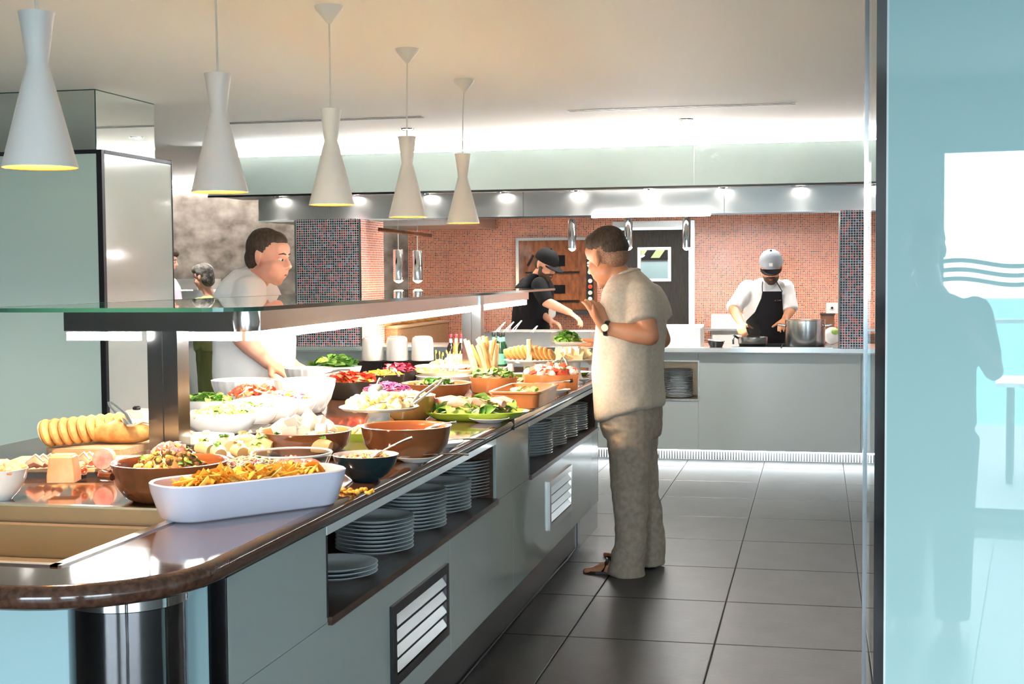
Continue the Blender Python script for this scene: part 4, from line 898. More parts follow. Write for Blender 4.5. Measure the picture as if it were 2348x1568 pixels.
# ---------------------------------------------------------------- man in white t-shirt
def build_white():
    Y0=7.25; K=lambda x,y,dy=0: AY(Y0+dy,x,y)
    root=thing('person','man in white t-shirt reaching for a bowl across the buffet, seen in profile','person',(K(560,700).x,Y0,0)); inv=-Vector(root.location)
    f=Vector((.97,-.24,0)); side=Vector((0,0,1)).cross(f); sk=MB()
    hc=K(617,592,-.05); R=frame(Vector((.98,-.13,-.20)),Vector((.2,0,1))); hs=1.2
    head_skin(sk,hc,R,hs,[(K(606,612,-.04),.068),(K(588,640,-.02),.074),(K(573,668,.02),.070)],1.16)
    tor=[((570,655),.10,.07),((570,685),.17,.11),((585,740),.20,.17),((590,820),.20,.18),((575,880),.19,.15),((565,930),.17,.13)]
    loft(sk,[(K(*c),a,b) for c,a,b in tor],side)
    zf=lambda p:Vector((p.x,p.y,0))
    for dy in (-.11,.11):
        H=K(560,935,dy); Kn=Vector((H.x-.02,H.y,.50)); A=Vector((H.x-.06,H.y,.09)); chain(sk,[H,Kn,A],[.09,.065,.045]); foot(sk,zf(A)-f*.05,zf(A)+f*.22,1.1)
    S,E,Wr=K(572,676,-.17),K(552,772,-.28),K(616,833,-.22)
    chain(sk,[S,E],[.050,.052]); chain(sk,[E,E.lerp(Wr,.35),Wr],[.055,.054,.036]); hand(sk,Wr,K(652,852,-.22)-Wr,Vector((-.1,.25,-1)),-1,1.2,(.5,.6,.6,.65),.03,.4)
    S2=K(572,676,.17); E2=K(610,790,.22); W2=K(672,835,.12); chain(sk,[S2,E2,W2],[.06,.052,.034]); hand(sk,W2,Vector((.8,-.3,-.3)),Vector((0,0,-1)),1,1.15)
    fuse('body',sk,.0065,'skin_pink',root,3,loc=inv)
    hair_short(root,hc,R,'hair_brown',hs,top=False,extra=[(.010,0,.088,.064,.060,.042),(-.03,0,.09,.08,.06,.045)]).location=inv
    face_parts(root,hc,R,hs)
    sh=MB(); secs=[((574,618),.085,.075),((568,640),.165,.105),((567,672),.225,.135),((578,720),.225,.185),((585,780),.225,.215),((584,830),.225,.218),((580,868),.22,.205),((572,890),.215,.18)]
    loft(sh,[(K(*c),a,b) for c,a,b in secs],side)
    for dy,q in ((-.17,(566,735,-.25)),(.17,(590,735,.22))):
        sh.ell(K(574,664,dy*.9),(.09,.085,.08),16,10); P=K(576,650,dy*.8); Q=K(*q); sh.tube([P,P.lerp(Q,.25),P.lerp(Q,.6),Q],[.045,.088,.092,.088],18)
    for dy in (-.15,.15): cap(sh,K(568,646),.085,K(573,668,dy),.085)
    fuse('shirt',sh,.010,'white_cotton',root,16,(.010,7,(1,1,.7)),inv)
    tr=MB(); loft(tr,[(K(572,880),.205,.165),(K(566,930),.20,.15),(K(564,965),.19,.14)],side)
    for dy in (-.11,.11):
        H=K(562,935,dy); tr.tube([H,Vector((H.x-.02,H.y,.50)),Vector((H.x-.06,H.y,.06))],[.12,.10,.085],18)
    fuse('trousers',tr,.012,'black_cotton',root,3,(.006,8,(1,1,.8)),inv)
    for ch in root.children:
        if ch.name.split('.')[0] in ('eye','eyebrow','mouth'): ch.location=inv
build_white()
# ---------------------------------------------------------------- chef in black
def build_chef_black():
    Y0=12.55; K=lambda x,y,dy=0: AY(Y0+dy,x,y)
    root=thing('person','bearded chef in black shirt and black cap reaching down over the pass','person',(K(1222,700).x,Y0,0)); inv=-Vector(root.location)
    f=Vector((.78,-.62,0)); side=Vector((0,0,1)).cross(f); sk=MB()
    hc=K(1252,607,-.08); R=frame(Vector((.74,-.50,-.46)),Vector((.4,-.2,1))); hs=1.1
    head_skin(sk,hc,R,hs,[(K(1244,618,-.04),.055),(K(1235,632),.062),(K(1228,645),.07)])
    tor=[((1228,638),.12,.07),((1226,655),.18,.10),((1222,700),.17,.12),((1215,750),.16,.12),((1212,800),.16,.13)]
    loft(sk,[(K(*c),a,b) for c,a,b in tor],side)
    for s in (-.1,.1):
        H=K(1212,810)+side*s; chain(sk,[H,Vector((H.x,H.y,.5)),Vector((H.x,H.y,.09))],[.085,.06,.045]); foot(sk,Vector((H.x,H.y,0))-f*.06,Vector((H.x,H.y,0))+f*.2)
    S,E,Wr=K(1238,655,-.22),K(1252,692,-.30),K(1306,716,-.42); chain(sk,[S,E],[.055,.047]); chain(sk,[E,E.lerp(Wr,.4),Wr],[.048,.045,.03]); hand(sk,Wr,K(1326,731,-.42)-Wr,Vector((.1,.1,-1)),1,1.1,(.4,.45,.5,.55))
    S2,E2,W2=K(1208,655,.18),K(1225,705,.10),K(1262,735,-.12); chain(sk,[S2,E2,W2],[.055,.045,.03]); hand(sk,W2,Vector((.8,-.4,-.3)),Vector((0,0,-1)),-1)
    fuse('body',sk,.0075,'skin',root,3,loc=inv); hair_short(root,hc,R,'hair_brown',hs*.97,.008,top=False).location=inv; beard(root,hc,R,'beard',hs,1.06,.007).location=inv
    face_parts(root,hc,R,hs); cap_hat(root,hc,R,'black_cotton','black_cotton',hs).location=inv
    sh=MB(); secs=[((1234,628),.075,.06),((1230,640),.14,.085),((1226,658),.21,.12),((1222,700),.20,.14),((1217,745),.19,.145),((1213,800),.19,.15)]
    loft(sh,[(K(*c),a,b) for c,a,b in secs],side); sh.ell(S,(.08,.08,.08),14,10); sh.tube([S,S.lerp(E,.5),E+Vector((.01,0,-.01))],[.08,.075,.066],16); sh.ell(S2,(.08,.08,.08),14,10); sh.tube([S2,E2],[.08,.065],16)
    fuse('shirt',sh,.011,'black_cotton',root,3,(.007,8,(1,1,.6)),inv)
    tr=MB(); loft(tr,[(K(1213,790),.185,.14),(K(1212,830),.18,.13)],side)
    for s in (-.1,.1): H=K(1212,815)+side*s; tr.tube([H,Vector((H.x,H.y,.5)),Vector((H.x,H.y,.05))],[.105,.09,.075],14)
    fuse('trousers',tr,.014,'black_cotton',root,2,None,inv)
    P=K(1266,716,-.25); o=part('towel',MB().ell((P.x,P.y,P.z),(.035,.02,.055),12,8),'white_cotton',root,True,loc=inv); o['label']='white cloth tucked at the waist'
    for ch in root.children:
        if ch.name.split('.')[0] in ('eye','eyebrow','mouth'): ch.location=inv
build_chef_black()
# ---------------------------------------------------------------- chef in white with apron
def build_chef_white():
    Y0=12.35; K=lambda x,y,dy=0: AY(Y0+dy,x,y)
    root=thing('person','chef in white shirt, black apron and grey cap bowing over the frying pan','person',(K(1758,700).x,Y0,0)); inv=-Vector(root.location)
    f=Vector((.05,-1,0)); side=Vector((0,0,1)).cross(f); sk=MB()
    hc=K(1768,613,-.12); R=frame(Vector((.02,-.90,-.44)),Vector((0,-.3,1))); hs=1.1
    head_skin(sk,hc,R,hs,[(K(1766,625,-.06),.055),(K(1762,642,.0),.062),(K(1760,655),.07)])
    tor=[((1760,645),.12,.07),((1757,668),.19,.10),((1758,710),.17,.12),((1756,760),.16,.12),((1755,810),.16,.13)]
    loft(sk,[(K(*c),a,b) for c,a,b in tor],side)
    for s in (-.1,.1):
        H=K(1755,820)+side*s; chain(sk,[H,Vector((H.x,H.y,.5)),Vector((H.x,H.y,.09))],[.085,.06,.045]); foot(sk,Vector((H.x,H.y,0))-f*.06,Vector((H.x,H.y,0))+f*.2)
    S,E,Wr=K(1714,662,-.02),K(1682,708,-.22),K(1700,742,-.50); chain(sk,[S,E],[.055,.047]); chain(sk,[E,E.lerp(Wr,.4),Wr],[.047,.044,.03]); hand(sk,Wr,K(1700,757,-.60)-Wr,Vector((.35,0,-.9)),1,1.08,(.8,.85,.85,.9))
    S2,E2,W2=K(1800,662,-.02),K(1812,712,-.1),K(1800,732,-.36); chain(sk,[S2,E2,W2],[.055,.047,.03]); hand(sk,W2,K(1795,742,-.45)-W2,Vector((0,0,-1)),-1,1.05,(.5,.5,.6,.6))
    fuse('body',sk,.0075,'skin_tan',root,3,loc=inv); hair_short(root,hc,R,'hair_brown',hs*.97,.008,top=False).location=inv; beard(root,hc,R,'beard',hs,1.05,.007).location=inv
    face_parts(root,hc,R,hs); cap_hat(root,hc,R,'grey_cap','black_cotton',hs,'label_white').location=inv
    sh=MB(); secs=[((1762,638),.08,.065),((1759,650),.15,.09),((1757,670),.215,.12),((1758,710),.20,.135),((1757,755),.185,.14),((1756,800),.185,.14)]
    loft(sh,[(K(*c),a,b) for c,a,b in secs],side)
    for a_,b_ in ((S,E),(S2,E2)): sh.ell(a_,(.08,.08,.08),14,10); sh.tube([a_,a_.lerp(b_,.5),b_.lerp(a_,.05)],[.082,.076,.068],16); d=(b_-a_).normalized(); sh.tube([b_-d*.04,b_],[.074,.074],16)
    fuse('shirt',sh,.011,'white_cotton',root,3,(.007,8,(1,1,.6)),inv)
    # apron: curved bib and skirt
    def ap(u,z,hw,off): # point on the body front
        c=K(1757,700); b=.145+off; a=.20+off; x=u*hw; t=min(.98,abs(x)/a); return c.x+x*side.x*-1*-1 if False else Vector((c.x+x, Y0-b*(1-t**2.4)**(1/2.4)-.004, z))
    zt=K(1772,668,-.15).z; zm=K(1757,715,-.15).z; zl=K(1757,790,-.15).z; cx=K(1772,668).x-K(1757,700).x
    rows=[(zt,.085,cx),(zt-.06,.09,cx*.9),(zm,.12,cx*.5),(zm-.08,.17,0),(zl,.185,0),(.55,.185,0)]
    mm=MB(); vs=[];fs=[];N=14
    for z,hw,cc in rows:
        for i in range(N+1): p=ap(i/N*2-1,z,hw,.012); p.x+=cc; vs.append(p)
        for i in range(N+1): p=ap(i/N*2-1,z,hw,.006); p.x+=cc; vs.append(p)
    W=2*(N+1)
    for r in range(len(rows)-1):
        for i in range(N): fs.append((r*W+i,r*W+i+1,(r+1)*W+i+1,(r+1)*W+i)); fs.append((r*W+N+1+i+1,r*W+N+1+i,(r+1)*W+N+1+i,(r+1)*W+N+2+i))
        for i,j in ((0,N+1),(N,2*N+1)): fs.append((r*W+i,(r+1)*W+i,(r+1)*W+j,r*W+j))
    for i in range(N): fs.append((i,i+N+1,i+N+2,i+1))
    mm.add(vs,fs); apn=part('apron',mm,'black_cotton',root,True,loc=inv,angle=80)
    pl=ap(-1,zt,.085,.012); pl.x+=cx; pr=ap(1,zt,.085,.012); pr.x+=cx
    for p_,q_,r_ in ((pl,K(1748,655,-.13),K(1750,636,.02)),(pr,K(1786,655,-.13),K(1778,640,.02))): part('neck_strap',MB().tube([p_,q_+Vector((0,-.03,0)),r_],.009,8,flat=.4),'black_cotton',apn,True)
    g=MB(); b0=K(1777,689,-.15)
    pts=[Vector((b0.x+dx_,Y0-.163-.012,b0.z+dz_)) for dx_,dz_ in ((0,-.004),(.006,.006),(.010,-.005),(.016,.005),(.020,-.004),(.026,.010),(.029,-.004),(.036,.004),(.044,-.001),(.052,.006))]
    g.tube(pts,.0022,5); part('stitched_script',g,'gold',apn)
    tr=MB()
    for s in (-.1,.1): H=K(1755,815)+side*s; tr.tube([H+Vector((0,0,.05)),Vector((H.x,H.y,.5)),Vector((H.x,H.y,.05))],[.105,.09,.075],14)
    fuse('trousers',tr,.014,'black_cotton',root,2,None,inv)
    for ch in root.children:
        if ch.name.split('.')[0] in ('eye','eyebrow','mouth'): ch.location=inv
build_chef_white()
# ---------------------------------------------------------------- far guests at left
def build_far(px,Y0,hx,hy,label,topm,trm,hairm,f,topy,hipy,dark=False,scale=1.0):
    K=lambda x,y,dy=0: AY(Y0+dy,x,y); root=thing('person',label,'person',(K(px,700).x,Y0,0)); inv=-Vector(root.location)
    f=Vector(f); side=Vector((0,0,1)).cross(f); sk=MB(); hc=K(hx,hy); R=frame(f+Vector((0,0,-.25))); hs=1.02*scale
    z0=hc.z; cx=root.location.x; C=lambda z,o=0: Vector((cx,Y0,z))+f*o
    head_skin(sk,hc,R,hs,[(hc+Vector((0,0,-.06)),.05),(C(z0-.17),.058),(C(z0-.22),.07)])
    loft(sk,[(C(z0-.20),.11,.06),(C(z0-.27),.17,.09),(C(z0-.45),.15,.11),(C(z0-.65),.16,.12),(C(.80),.16,.12)],side)
    for s in (-.09,.09):
        H=C(.82)+side*s; chain(sk,[H,Vector((H.x,H.y,.46)),Vector((H.x,H.y,.08))],[.085,.058,.04]); foot(sk,Vector((H.x,H.y,0))-f*.05,Vector((H.x,H.y,0))+f*.19)
        S=C(z0-.27)+side*s*2.0; E=S+Vector((0,0,-.27))-f*.03; W2=E+f*.22+Vector((0,0,-.06)); chain(sk,[S,E,W2],[.05,.04,.028]); hand(sk,W2,f,Vector((0,0,-1)),1 if s>0 else -1)
    fuse('body',sk,.010,'skin_pink',root,2,loc=inv); hair_short(root,hc,R,hairm,hs*1.05,.010,extra=[(-.05,0,-.03,.06,.075,.07),(.03,0,.09,.07,.07,.05)]).location=inv
    face_parts(root,hc,R,hs)
    sh=MB(); loft(sh,[(C(z0-.185),.09,.06),(C(z0-.22),.15,.085),(C(z0-.28),.20,.115),(C(z0-.45),.185,.14),(C(z0-.65),.19,.15),(C(z0-.74),.19,.15)],side)
    for s in (-1,1):
        S=C(z0-.27)+side*s*.18; E=S+Vector((0,0,-.24))-f*.02; sh.ell(S,(.075,.075,.075),12,8); sh.tube([S,E],[.076,.066],14)
    fuse('shirt',sh,.014,topm,root,3,(.006,9,(1,1,.7)),inv)
    tr=MB(); loft(tr,[(C(z0-.70),.18,.14),(C(.80),.18,.14)],side)
    for s in (-.09,.09): H=C(.84)+side*s; tr.tube([H,Vector((H.x,H.y,.5)),Vector((H.x,H.y,.36))],[.105,.085,.08],14)
    fuse('trousers',tr,.014,trm,root,3,(.006,8,(1,1,.8)),inv)
    for ch in root.children:
        if ch.name.split('.')[0] in ('eye','eyebrow','mouth'): ch.location=inv
build_far(482,13.0,466,637,'dark and grey haired woman in olive green top in the background at left','olive_cotton','olive_trouser','hair_grey',(-.97,.2,0),650,780)
build_far(388,13.5,383,598,'person in lilac and black clothes mostly hidden behind the glazed column','lilac_cotton','black_cotton','hair_brown',(.9,.3,0),640,780,True)
# ================================================================ dishes and food on the buffet
def rimpos(cx,cy,w,h): P=AZ(ZT+h,cx,cy); return P.x,P.y,w/2*mpp(P)
PROF={ # (r factor, h factor) outer then inner
 'earthen':([(0,0),(.62,0),(.78,.12),(.93,.45),(.985,.82),(1.0,.93),(1.02,1.0)],[(.99,1.01),(.945,.97),(.93,.85),(.86,.45),(.70,.16),(0,.10)]),
 'bowl':([(0,0),(.42,0),(.45,.05),(.72,.30),(.92,.68),(1.0,1.0)],[(.965,1.005),(.94,.95),(.86,.65),(.66,.32),(.4,.12),(0,.08)]),
 'deep':([(0,0),(.52,0),(.60,.06),(.84,.42),(.97,.82),(1.0,1.0)],[(.965,1.005),(.94,.9),(.82,.45),(.56,.12),(0,.08)]),
 'straight':([(0,0),(.86,0),(.91,.06),(.97,.8),(1.0,.92),(1.0,1.0)],[(.955,1.0),(.94,.9),(.88,.16),(.84,.1),(0,.1)]),
 'plate':([(0,0),(.58,0),(.62,.2),(.97,.9),(1.0,1.0)],[(.97,1.08),(.64,.42),(.58,.30),(0,.30)]),
 'platter':([(0,0),(.70,0),(.82,.3),(1.0,1.0)],[(.975,1.05),(.8,.5),(.68,.3),(0,.3)]),
}
DISH={}
def dish(key,name,label,cx,cy,w,h,prof,mo,mi=None,ry=1.0,rz=0,flute=0,handles=0,cat='bowl',group=None,hm=None):
    x,y,r=rimpos(cx,cy,w,h); root=thing(name,label,cat,(x,y,ZT),rz,group)
    m=MB(); o,i=PROF[prof]
    wob=(lambda a,z: 1+.018*math.cos(flute*a)) if flute else None
    N=72 if flute else 44
    m.lathe([(a*r,b*h) for a,b in o],N,sy=ry,wob=wob); m.cur=1; m.lathe([(o[-1][0]*r,o[-1][1]*h)]+[(a*r,b*h) for a,b in i],N,sy=ry,wob=wob)
    part('body',m,[mo,mi or mo],root,True,angle=60)
    for k in range(handles):
        a=math.radians(195 if k==0 else 15)-rz; c=Vector((r*.99*math.cos(a),r*ry*.99*math.sin(a),h*.66)); t=Vector((-math.sin(a),math.cos(a),0)); q=Vector((math.cos(a),math.sin(a),0))
        part('handle',MB().tube([c+t*.045-q*.01,c+t*.03+q*.02,c+q*.028,c-t*.03+q*.02,c-t*.045-q*.01],[.011,.013,.014,.013,.011],8),hm or mo,root,True)
    DISH[key]=(x,y,ZT,r,ry,h,rz); return root
def piece(m,kind,p,s,R):
    X=Matrix.Translation(p)@R.to_4x4(); old=m.X; m.X=X
    if kind=='cube': q=s*.5; m.box(-q,q,-q*ru(.7,1.1),q*.9,-q*ru(.6,1),q)
    elif kind=='blob': m.ell((0,0,0),(s*ru(.4,.6),s*ru(.35,.5),s*ru(.3,.5)),7,5)
    elif kind=='leaf':
        vs=[];N=4
        for i in range(N+1):
            u=i/N; wdt=s*.42*math.sin(PI*min(1,u*.9+.08))+.001; zz=s*.35*math.sin(u*2.4)
            for v in (-1,0,1): vs.append((u*s-s*.5,v*wdt,zz+abs(v)*s*.12*ru(.3,1.2)))
        m.add(vs,[(i*3+j,i*3+j+1,(i+1)*3+j+1,(i+1)*3+j) for i in range(N) for j in range(2)])
    elif kind=='strip': m.tube([(-s*.6,0,0),(-s*.2,s*ru(-.2,.2),s*.22),(s*.25,s*ru(-.2,.2),s*.2),(s*.6,0,0)],s*.07,4)
    elif kind=='disc': m.lathe([(0,-s*.06),(s*.48,-s*.06),(s*.5,0),(s*.47,s*.06),(0,s*.06)],10)
    elif kind=='ring': m.tube([(s*.45*math.cos(a),s*.45*math.sin(a),0) for a in [2*PI*k/9 for k in range(10)]],s*.06,4)
    elif kind=='chip':
        a=[(s*.58*math.cos(t),s*.58*math.sin(t),s*.12*math.cos(2*t)) for t in (0,2.1,4.2)]; c=(0,0,s*.10)
        vs=a+[c]+[(x,y,z-.003) for x,y,z in a]+[(0,0,s*.10-.003)]; m.add(vs,[(0,1,3),(1,2,3),(2,0,3),(5,4,7),(6,5,7),(4,6,7),(0,4,5,1),(1,5,6,2),(2,6,4,0)])
    elif kind=='wedge':
        m.add([(-s*.5,-s*.3,-s*.2),(s*.5,-s*.3,-s*.2),(0,s*.4,-s*.2),(-s*.45,-s*.25,s*.2),(s*.45,-s*.25,s*.2),(0,s*.3,s*.15)],[(2,1,0),(3,4,5),(0,1,4,3),(1,2,5,4),(2,0,3,5)])
    m.X=old
def rrot(flat=1.0):
    return Matrix.Rotation(ru(0,6.28),3,'Z')@Matrix.Rotation(ru(-flat,flat),3,'X')@Matrix.Rotation(ru(-flat,flat),3,'Y')
def heap(label,where,H,spec,fill=.82,level=.72,cat='food',name='food',base=None,spread=.9,off=(0,0),shape=1.0,kind='stuff'):
    """spec: [(kind,material,size,count,minrho,maxrho)]; where = dish key or (x,y,z,rx,ry,rz)"""
    if isinstance(where,str): x,y,z,r,ry,h,rz=DISH[where]; rx,ryy=r*fill,r*ry*fill; z0=h*level
    else: x,y,z,rx,ryy,rz=where; z0=0
    root_loc=(x,y,z); mats=[];m=MB()
    def mi(n):
        if n not in mats: mats.append(n)
        return mats.index(n)
    bmat=base or spec[0][1]; m.cur=mi(bmat); prof=[]
    for k in range(7): u=k/6; prof.append((max(u,1e-9)*1.0,z0+H*.8*(1-u**2)**shape))
    m.lathe([(a if a>1e-6 else 0,b) for a,b in prof],20,(off[0]*0,0,0),sx=rx,sy=ryy,wob=lambda a,zz:1+.03*math.sin(5*a))
    for s in spec:
        kd,mn,sz,n=s[:4]; lo,hi=(s[4],s[5]) if len(s)>4 else (0,spread); m.cur=mi(mn)
        for _ in range(n):
            rho=math.sqrt(ru(lo*lo,hi*hi)); a=ru(0,2*PI); zz=z0+H*.8*(1-min(1,rho)**2)**shape+sz*ru(.05,.3)
            piece(m,kd,Vector((rho*rx*math.cos(a),rho*ryy*math.sin(a),zz)),sz*ru(.75,1.2),rrot(.6 if kd in('leaf','disc','ring','strip') else 1.0))
    o=part(name,m,mats,None,True,angle=35); o.location=root_loc; o.rotation_euler=(0,0,rz); tag(o,label,cat,kind=kind); return o
def spoon(name,label,p,q,cat='spoon',mt='steel',wide=.022,bowl=True):
    """p bowl end, q handle end (world)"""
    p,q=Vector(p),Vector(q); t=thing(name,label,cat,p); d=q-p
    part('handle',MB().tube([(0,0,0),d*.4+Vector((0,0,.004)),d*.8+Vector((0,0,.003)),d],[.0045,.004,.006,.008],8,flat=.5),mt,t,True)
    if bowl: part('bowl',MB().ell((0,0,0),(wide*1.3,wide,.007),12,8,frame(-d)),mt,t,True)
    return t
def tongs(label,p,q,mt='steel'):
    p,q=Vector(p),Vector(q); d=q-p; s=d.cross(Vector((0,0,1))).normalized(); t=thing('tongs',label,'tongs',p)
    for k in (-1,1): part('arm',MB().tube([s*k*.004,d*.35+s*k*.016+Vector((0,0,.006)),d*.8+s*k*.012,d+s*k*.003],[.011,.007,.007,.007],6,flat=.4),mt,t,True)
    return t
G=lambda x,y,z=ZT: AZ(z,x,y)
# ---- near earthenware bowl with relish
dish('lug','earthenware_bowl','glossy brown earthenware bowl with lug handles, nearest the pan',390,1056,264,.105,'earthen','earthen_dark','earthen',handles=2)
heap('mound of golden brown relish topped with pink onion in the near brown bowl','lug',.095,[('blob','f_brown',.022,90,0,.8),('blob','f_yellow',.020,60,0,.75),('leaf','f_green',.025,24,0,.7),('cube','f_pink',.017,75,0,.30),('strip','f_white',.03,18,0,.33),('cube','f_red',.016,30,0,.32)],.80,.62,'relish',shape=1.9,base='f_brown')
# ---- white bowl cut by the left edge
dish('wb','white_bowl','white bowl of pink cream at the left edge',-2,1074,128,.085,'bowl','porcelain')
heap('pink cream in the white bowl at the left edge','wb',.03,[('blob','f_salmon',.03,30),('blob','f_cream',.03,20)],.9,.8,'dip')
# ---- oblong white dish with tortilla chips
pL,pR=G(402,1208),G(806,1155); L=(pR-pL).length; ang=math.atan2(pR.y-pL.y,pR.x-pL.x); nrm=Vector((-math.sin(ang),math.cos(ang),0)); dw=.205; c=(pL+pR)/2+nrm*dw*.42
t=thing('oblong_dish','long white rounded dish of orange tortilla chips at the front of the buffet','dish',(c.x,c.y,ZT),ang)
def oblong(hx,hy,r,z): return [(x,y,z) for x,y in rrect(-hx,hx,-hy,hy,r,7)]
def shell(secs,closed_top=True):
    m=MB(); n=len(secs[0]); vs=[p for s in secs for p in s]; fs=[]
    for i in range(len(secs)-1):
        for k in range(n): fs.append((i*n+k,i*n+(k+1)%n,(i+1)*n+(k+1)%n,(i+1)*n+k))
    fs.append(tuple(reversed(range(n)))); fs.append(tuple(range((len(secs)-1)*n,len(secs)*n))); return m.add(vs,fs)
hx,hy,H=L/2+.012,dw/2,.092
m=shell([oblong(hx-.035,hy-.03,.06,0),oblong(hx-.025,hy-.022,.065,.006),oblong(hx-.004,hy-.004,.08,H*.75),oblong(hx,hy,.085,H),oblong(hx-.004,hy-.004,.082,H+.003),oblong(hx-.010,hy-.010,.078,H),oblong(hx-.016,hy-.014,.075,H*.6),oblong(hx-.04,hy-.035,.06,.010)])
part('body',m,'porcelain_lilac',t,True,angle=50)
heap('pile of orange tortilla chips in the long white dish',(c.x,c.y,ZT+.055,hx-.06,hy-.048,ang),.038,[('chip','f_orange',.062,150,0,1.0),('chip','f_yellow',.055,40,0,.95),('leaf','f_orange',.05,30,0,.95)],cat='chips',base='f_orange',shape=.5)
m=MB()
for _ in range(26): piece(m,'chip' if _%3==0 else 'blob',Vector((ru(-.05,.05),ru(-.03,.03),.006)),ru(.008,.02),rrot(.3))
o=part('crumbs',m,'f_orange',None); p=G(815,1130); o.location=p; tag(o,'orange chip crumbs spilled beside the long white dish','crumbs',kind='stuff')
# ---- leaf-shaped dish with onion salad
dish('leaf','leaf_dish','yellow and green painted leaf-shaped dish of onion salad',574,1070,158,.062,'bowl','leaf_ceramic','porcelain',ry=.72,rz=.15)
heap('shredded onion and herb salad in the painted leaf dish','leaf',.03,[('strip','f_white',.035,70),('strip','f_purple',.03,30),('leaf','f_green',.02,18),('strip','f_cream',.03,40)],.92,.85,'salad',base='f_cream')
# ---- glass bowl with pink salsa
x,y,r=rimpos(668,1038,184,.085); t=thing('glass_bowl','clear glass bowl of pink tomato salsa','bowl',(x,y,ZT)); o,i=PROF['deep']
part('body',MB().lathe([(a*r,b*.085) for a,b in o]+[(a*r*.985,b*.085) for a,b in i],44),'clear_thin',t,True); part('rim',MB().tube([(r*math.cos(a),r*math.sin(a),.085) for a in [2*PI*k/48 for k in range(49)]],.0035,6),'porcelain_grey',t,True)
DISH['gl']=(x,y,ZT,r,1,.085,0)
heap('chopped pink tomato salsa in the clear glass bowl','gl',.03,[('cube','f_pink',.022,130),('cube','f_tomato',.02,60),('blob','f_white',.014,30),('leaf','f_green',.02,12)],.74,.35,'salsa',base='f_pink')
# ---- tray of small wraps
p0=G(612,1052); tr=thing('wrap_tray','pale oval tray of small filled wraps behind the glass bowl','tray',(p0.x,p0.y+.03,ZT),.12)
part('body',MB().lathe([(0,0),(.8,0),(1,.018),(.98,.02),(.8,.006),(0,.006)],40,sx=.27,sy=.13),'porcelain',tr,True)
k=0
for i,(px,py) in enumerate(((470,1040),(515,1030),(560,1022),(600,1034),(640,1026),(690,1030),(735,1034),(500,1050),(548,1046),(590,1050),(655,1012),(610,1012),(715,1014),(755,1026))):
    P=G(px,py+6,ZT+.02); w=thing('mini_wrap',['small rolled wrap with green garnish, at the %s of the wrap tray','small rolled wrap lying at the %s of the wrap tray'][i%2]%(['left end','left back','back left','middle left','middle','middle right','right end','front left corner','front left','front middle','back middle','back','back right','far right end'][i]),'wrap',P,ru(-.9,.9),'wraps on the oval tray')
    part('roll',MB().tube([(-.035,0,.022),(-.01,0,.027),(.012,0,.028),(.036,0,.022)],[.018,.024,.025,.020],12),'f_wrap',w,True,angle=60)
    m=MB(); 
    for _ in range(7): piece(m,'leaf' if _<4 else 'cube',Vector((ru(-.025,.025),ru(-.008,.008),.05)),.02 if _<4 else .010,rrot(.6))
    part('garnish',m,['f_lgreen','f_green','f_cream'][i%3],w)['kind']='stuff'
# ---- dark bowl of soup
dish('soup','soup_bowl','dark teal bowl of orange soup with a spoon',838,1041,152,.078,'bowl','dark_ceramic','porcelain')
heap('orange soup with pale beans in the dark teal bowl','soup',.006,[('blob','f_sauce',.012,50),('blob','f_cream',.014,46)],.9,.80,'soup',base='f_sauce',kind='stuff')
x,y,z,r,*_=DISH['soup']; spoon('ladle','steel ladle handle rising from the dark soup bowl',(x+.03,y,ZT+.075),AY(y+.02,945,1003))
# ---- brown bowl of ricotta, big brown bowl of stew
dish('ric','earthenware_bowl','brown earthenware bowl holding big pieces of white cheese',698,985,216,.085,'earthen','earthen_dark','earthen_in',handles=0)
heap('large pieces of soft white cheese in the brown bowl behind the wraps','ric',.035,[('wedge','f_white',.09,9,.0,.6),('cube','f_white',.045,16,0,.7)],.86,.7,'cheese',base='f_white')
dish('stew','earthenware_bowl','large brown earthenware bowl of orange bean stew at the aisle side',931,975,206,.108,'earthen','earthen_dark','earthen_in')
heap('orange bean stew in the large brown bowl','stew',.006,[('blob','f_sauce',.02,60),('blob','f_grain',.022,60)],.88,.62,'stew',base='f_sauce')
x,y,z,r,*_=DISH['stew']; spoon('ladle','steel ladle hooked on the right rim of the large brown bowl',(x+r*.6,y,ZT+.10),AY(y,1046,968))
# ---- small green plate with prawns
p=G(820,1012); o=thing('green_plate','small lime green square plate between the two brown bowls','plate',(p.x,p.y+.06,ZT)); part('body',shell([oblong(.045,.07,.01,0),oblong(.06,.085,.012,.03),oblong(.055,.08,.01,.03),oblong(.042,.065,.01,.008)]),'lime_ceramic',o)
heap('orange prawns on the small lime green plate',(p.x,p.y+.06,ZT+.02,.045,.07,0),.02,[('blob','f_salmon',.03,16),('blob','f_yellow',.025,10)],cat='prawns')
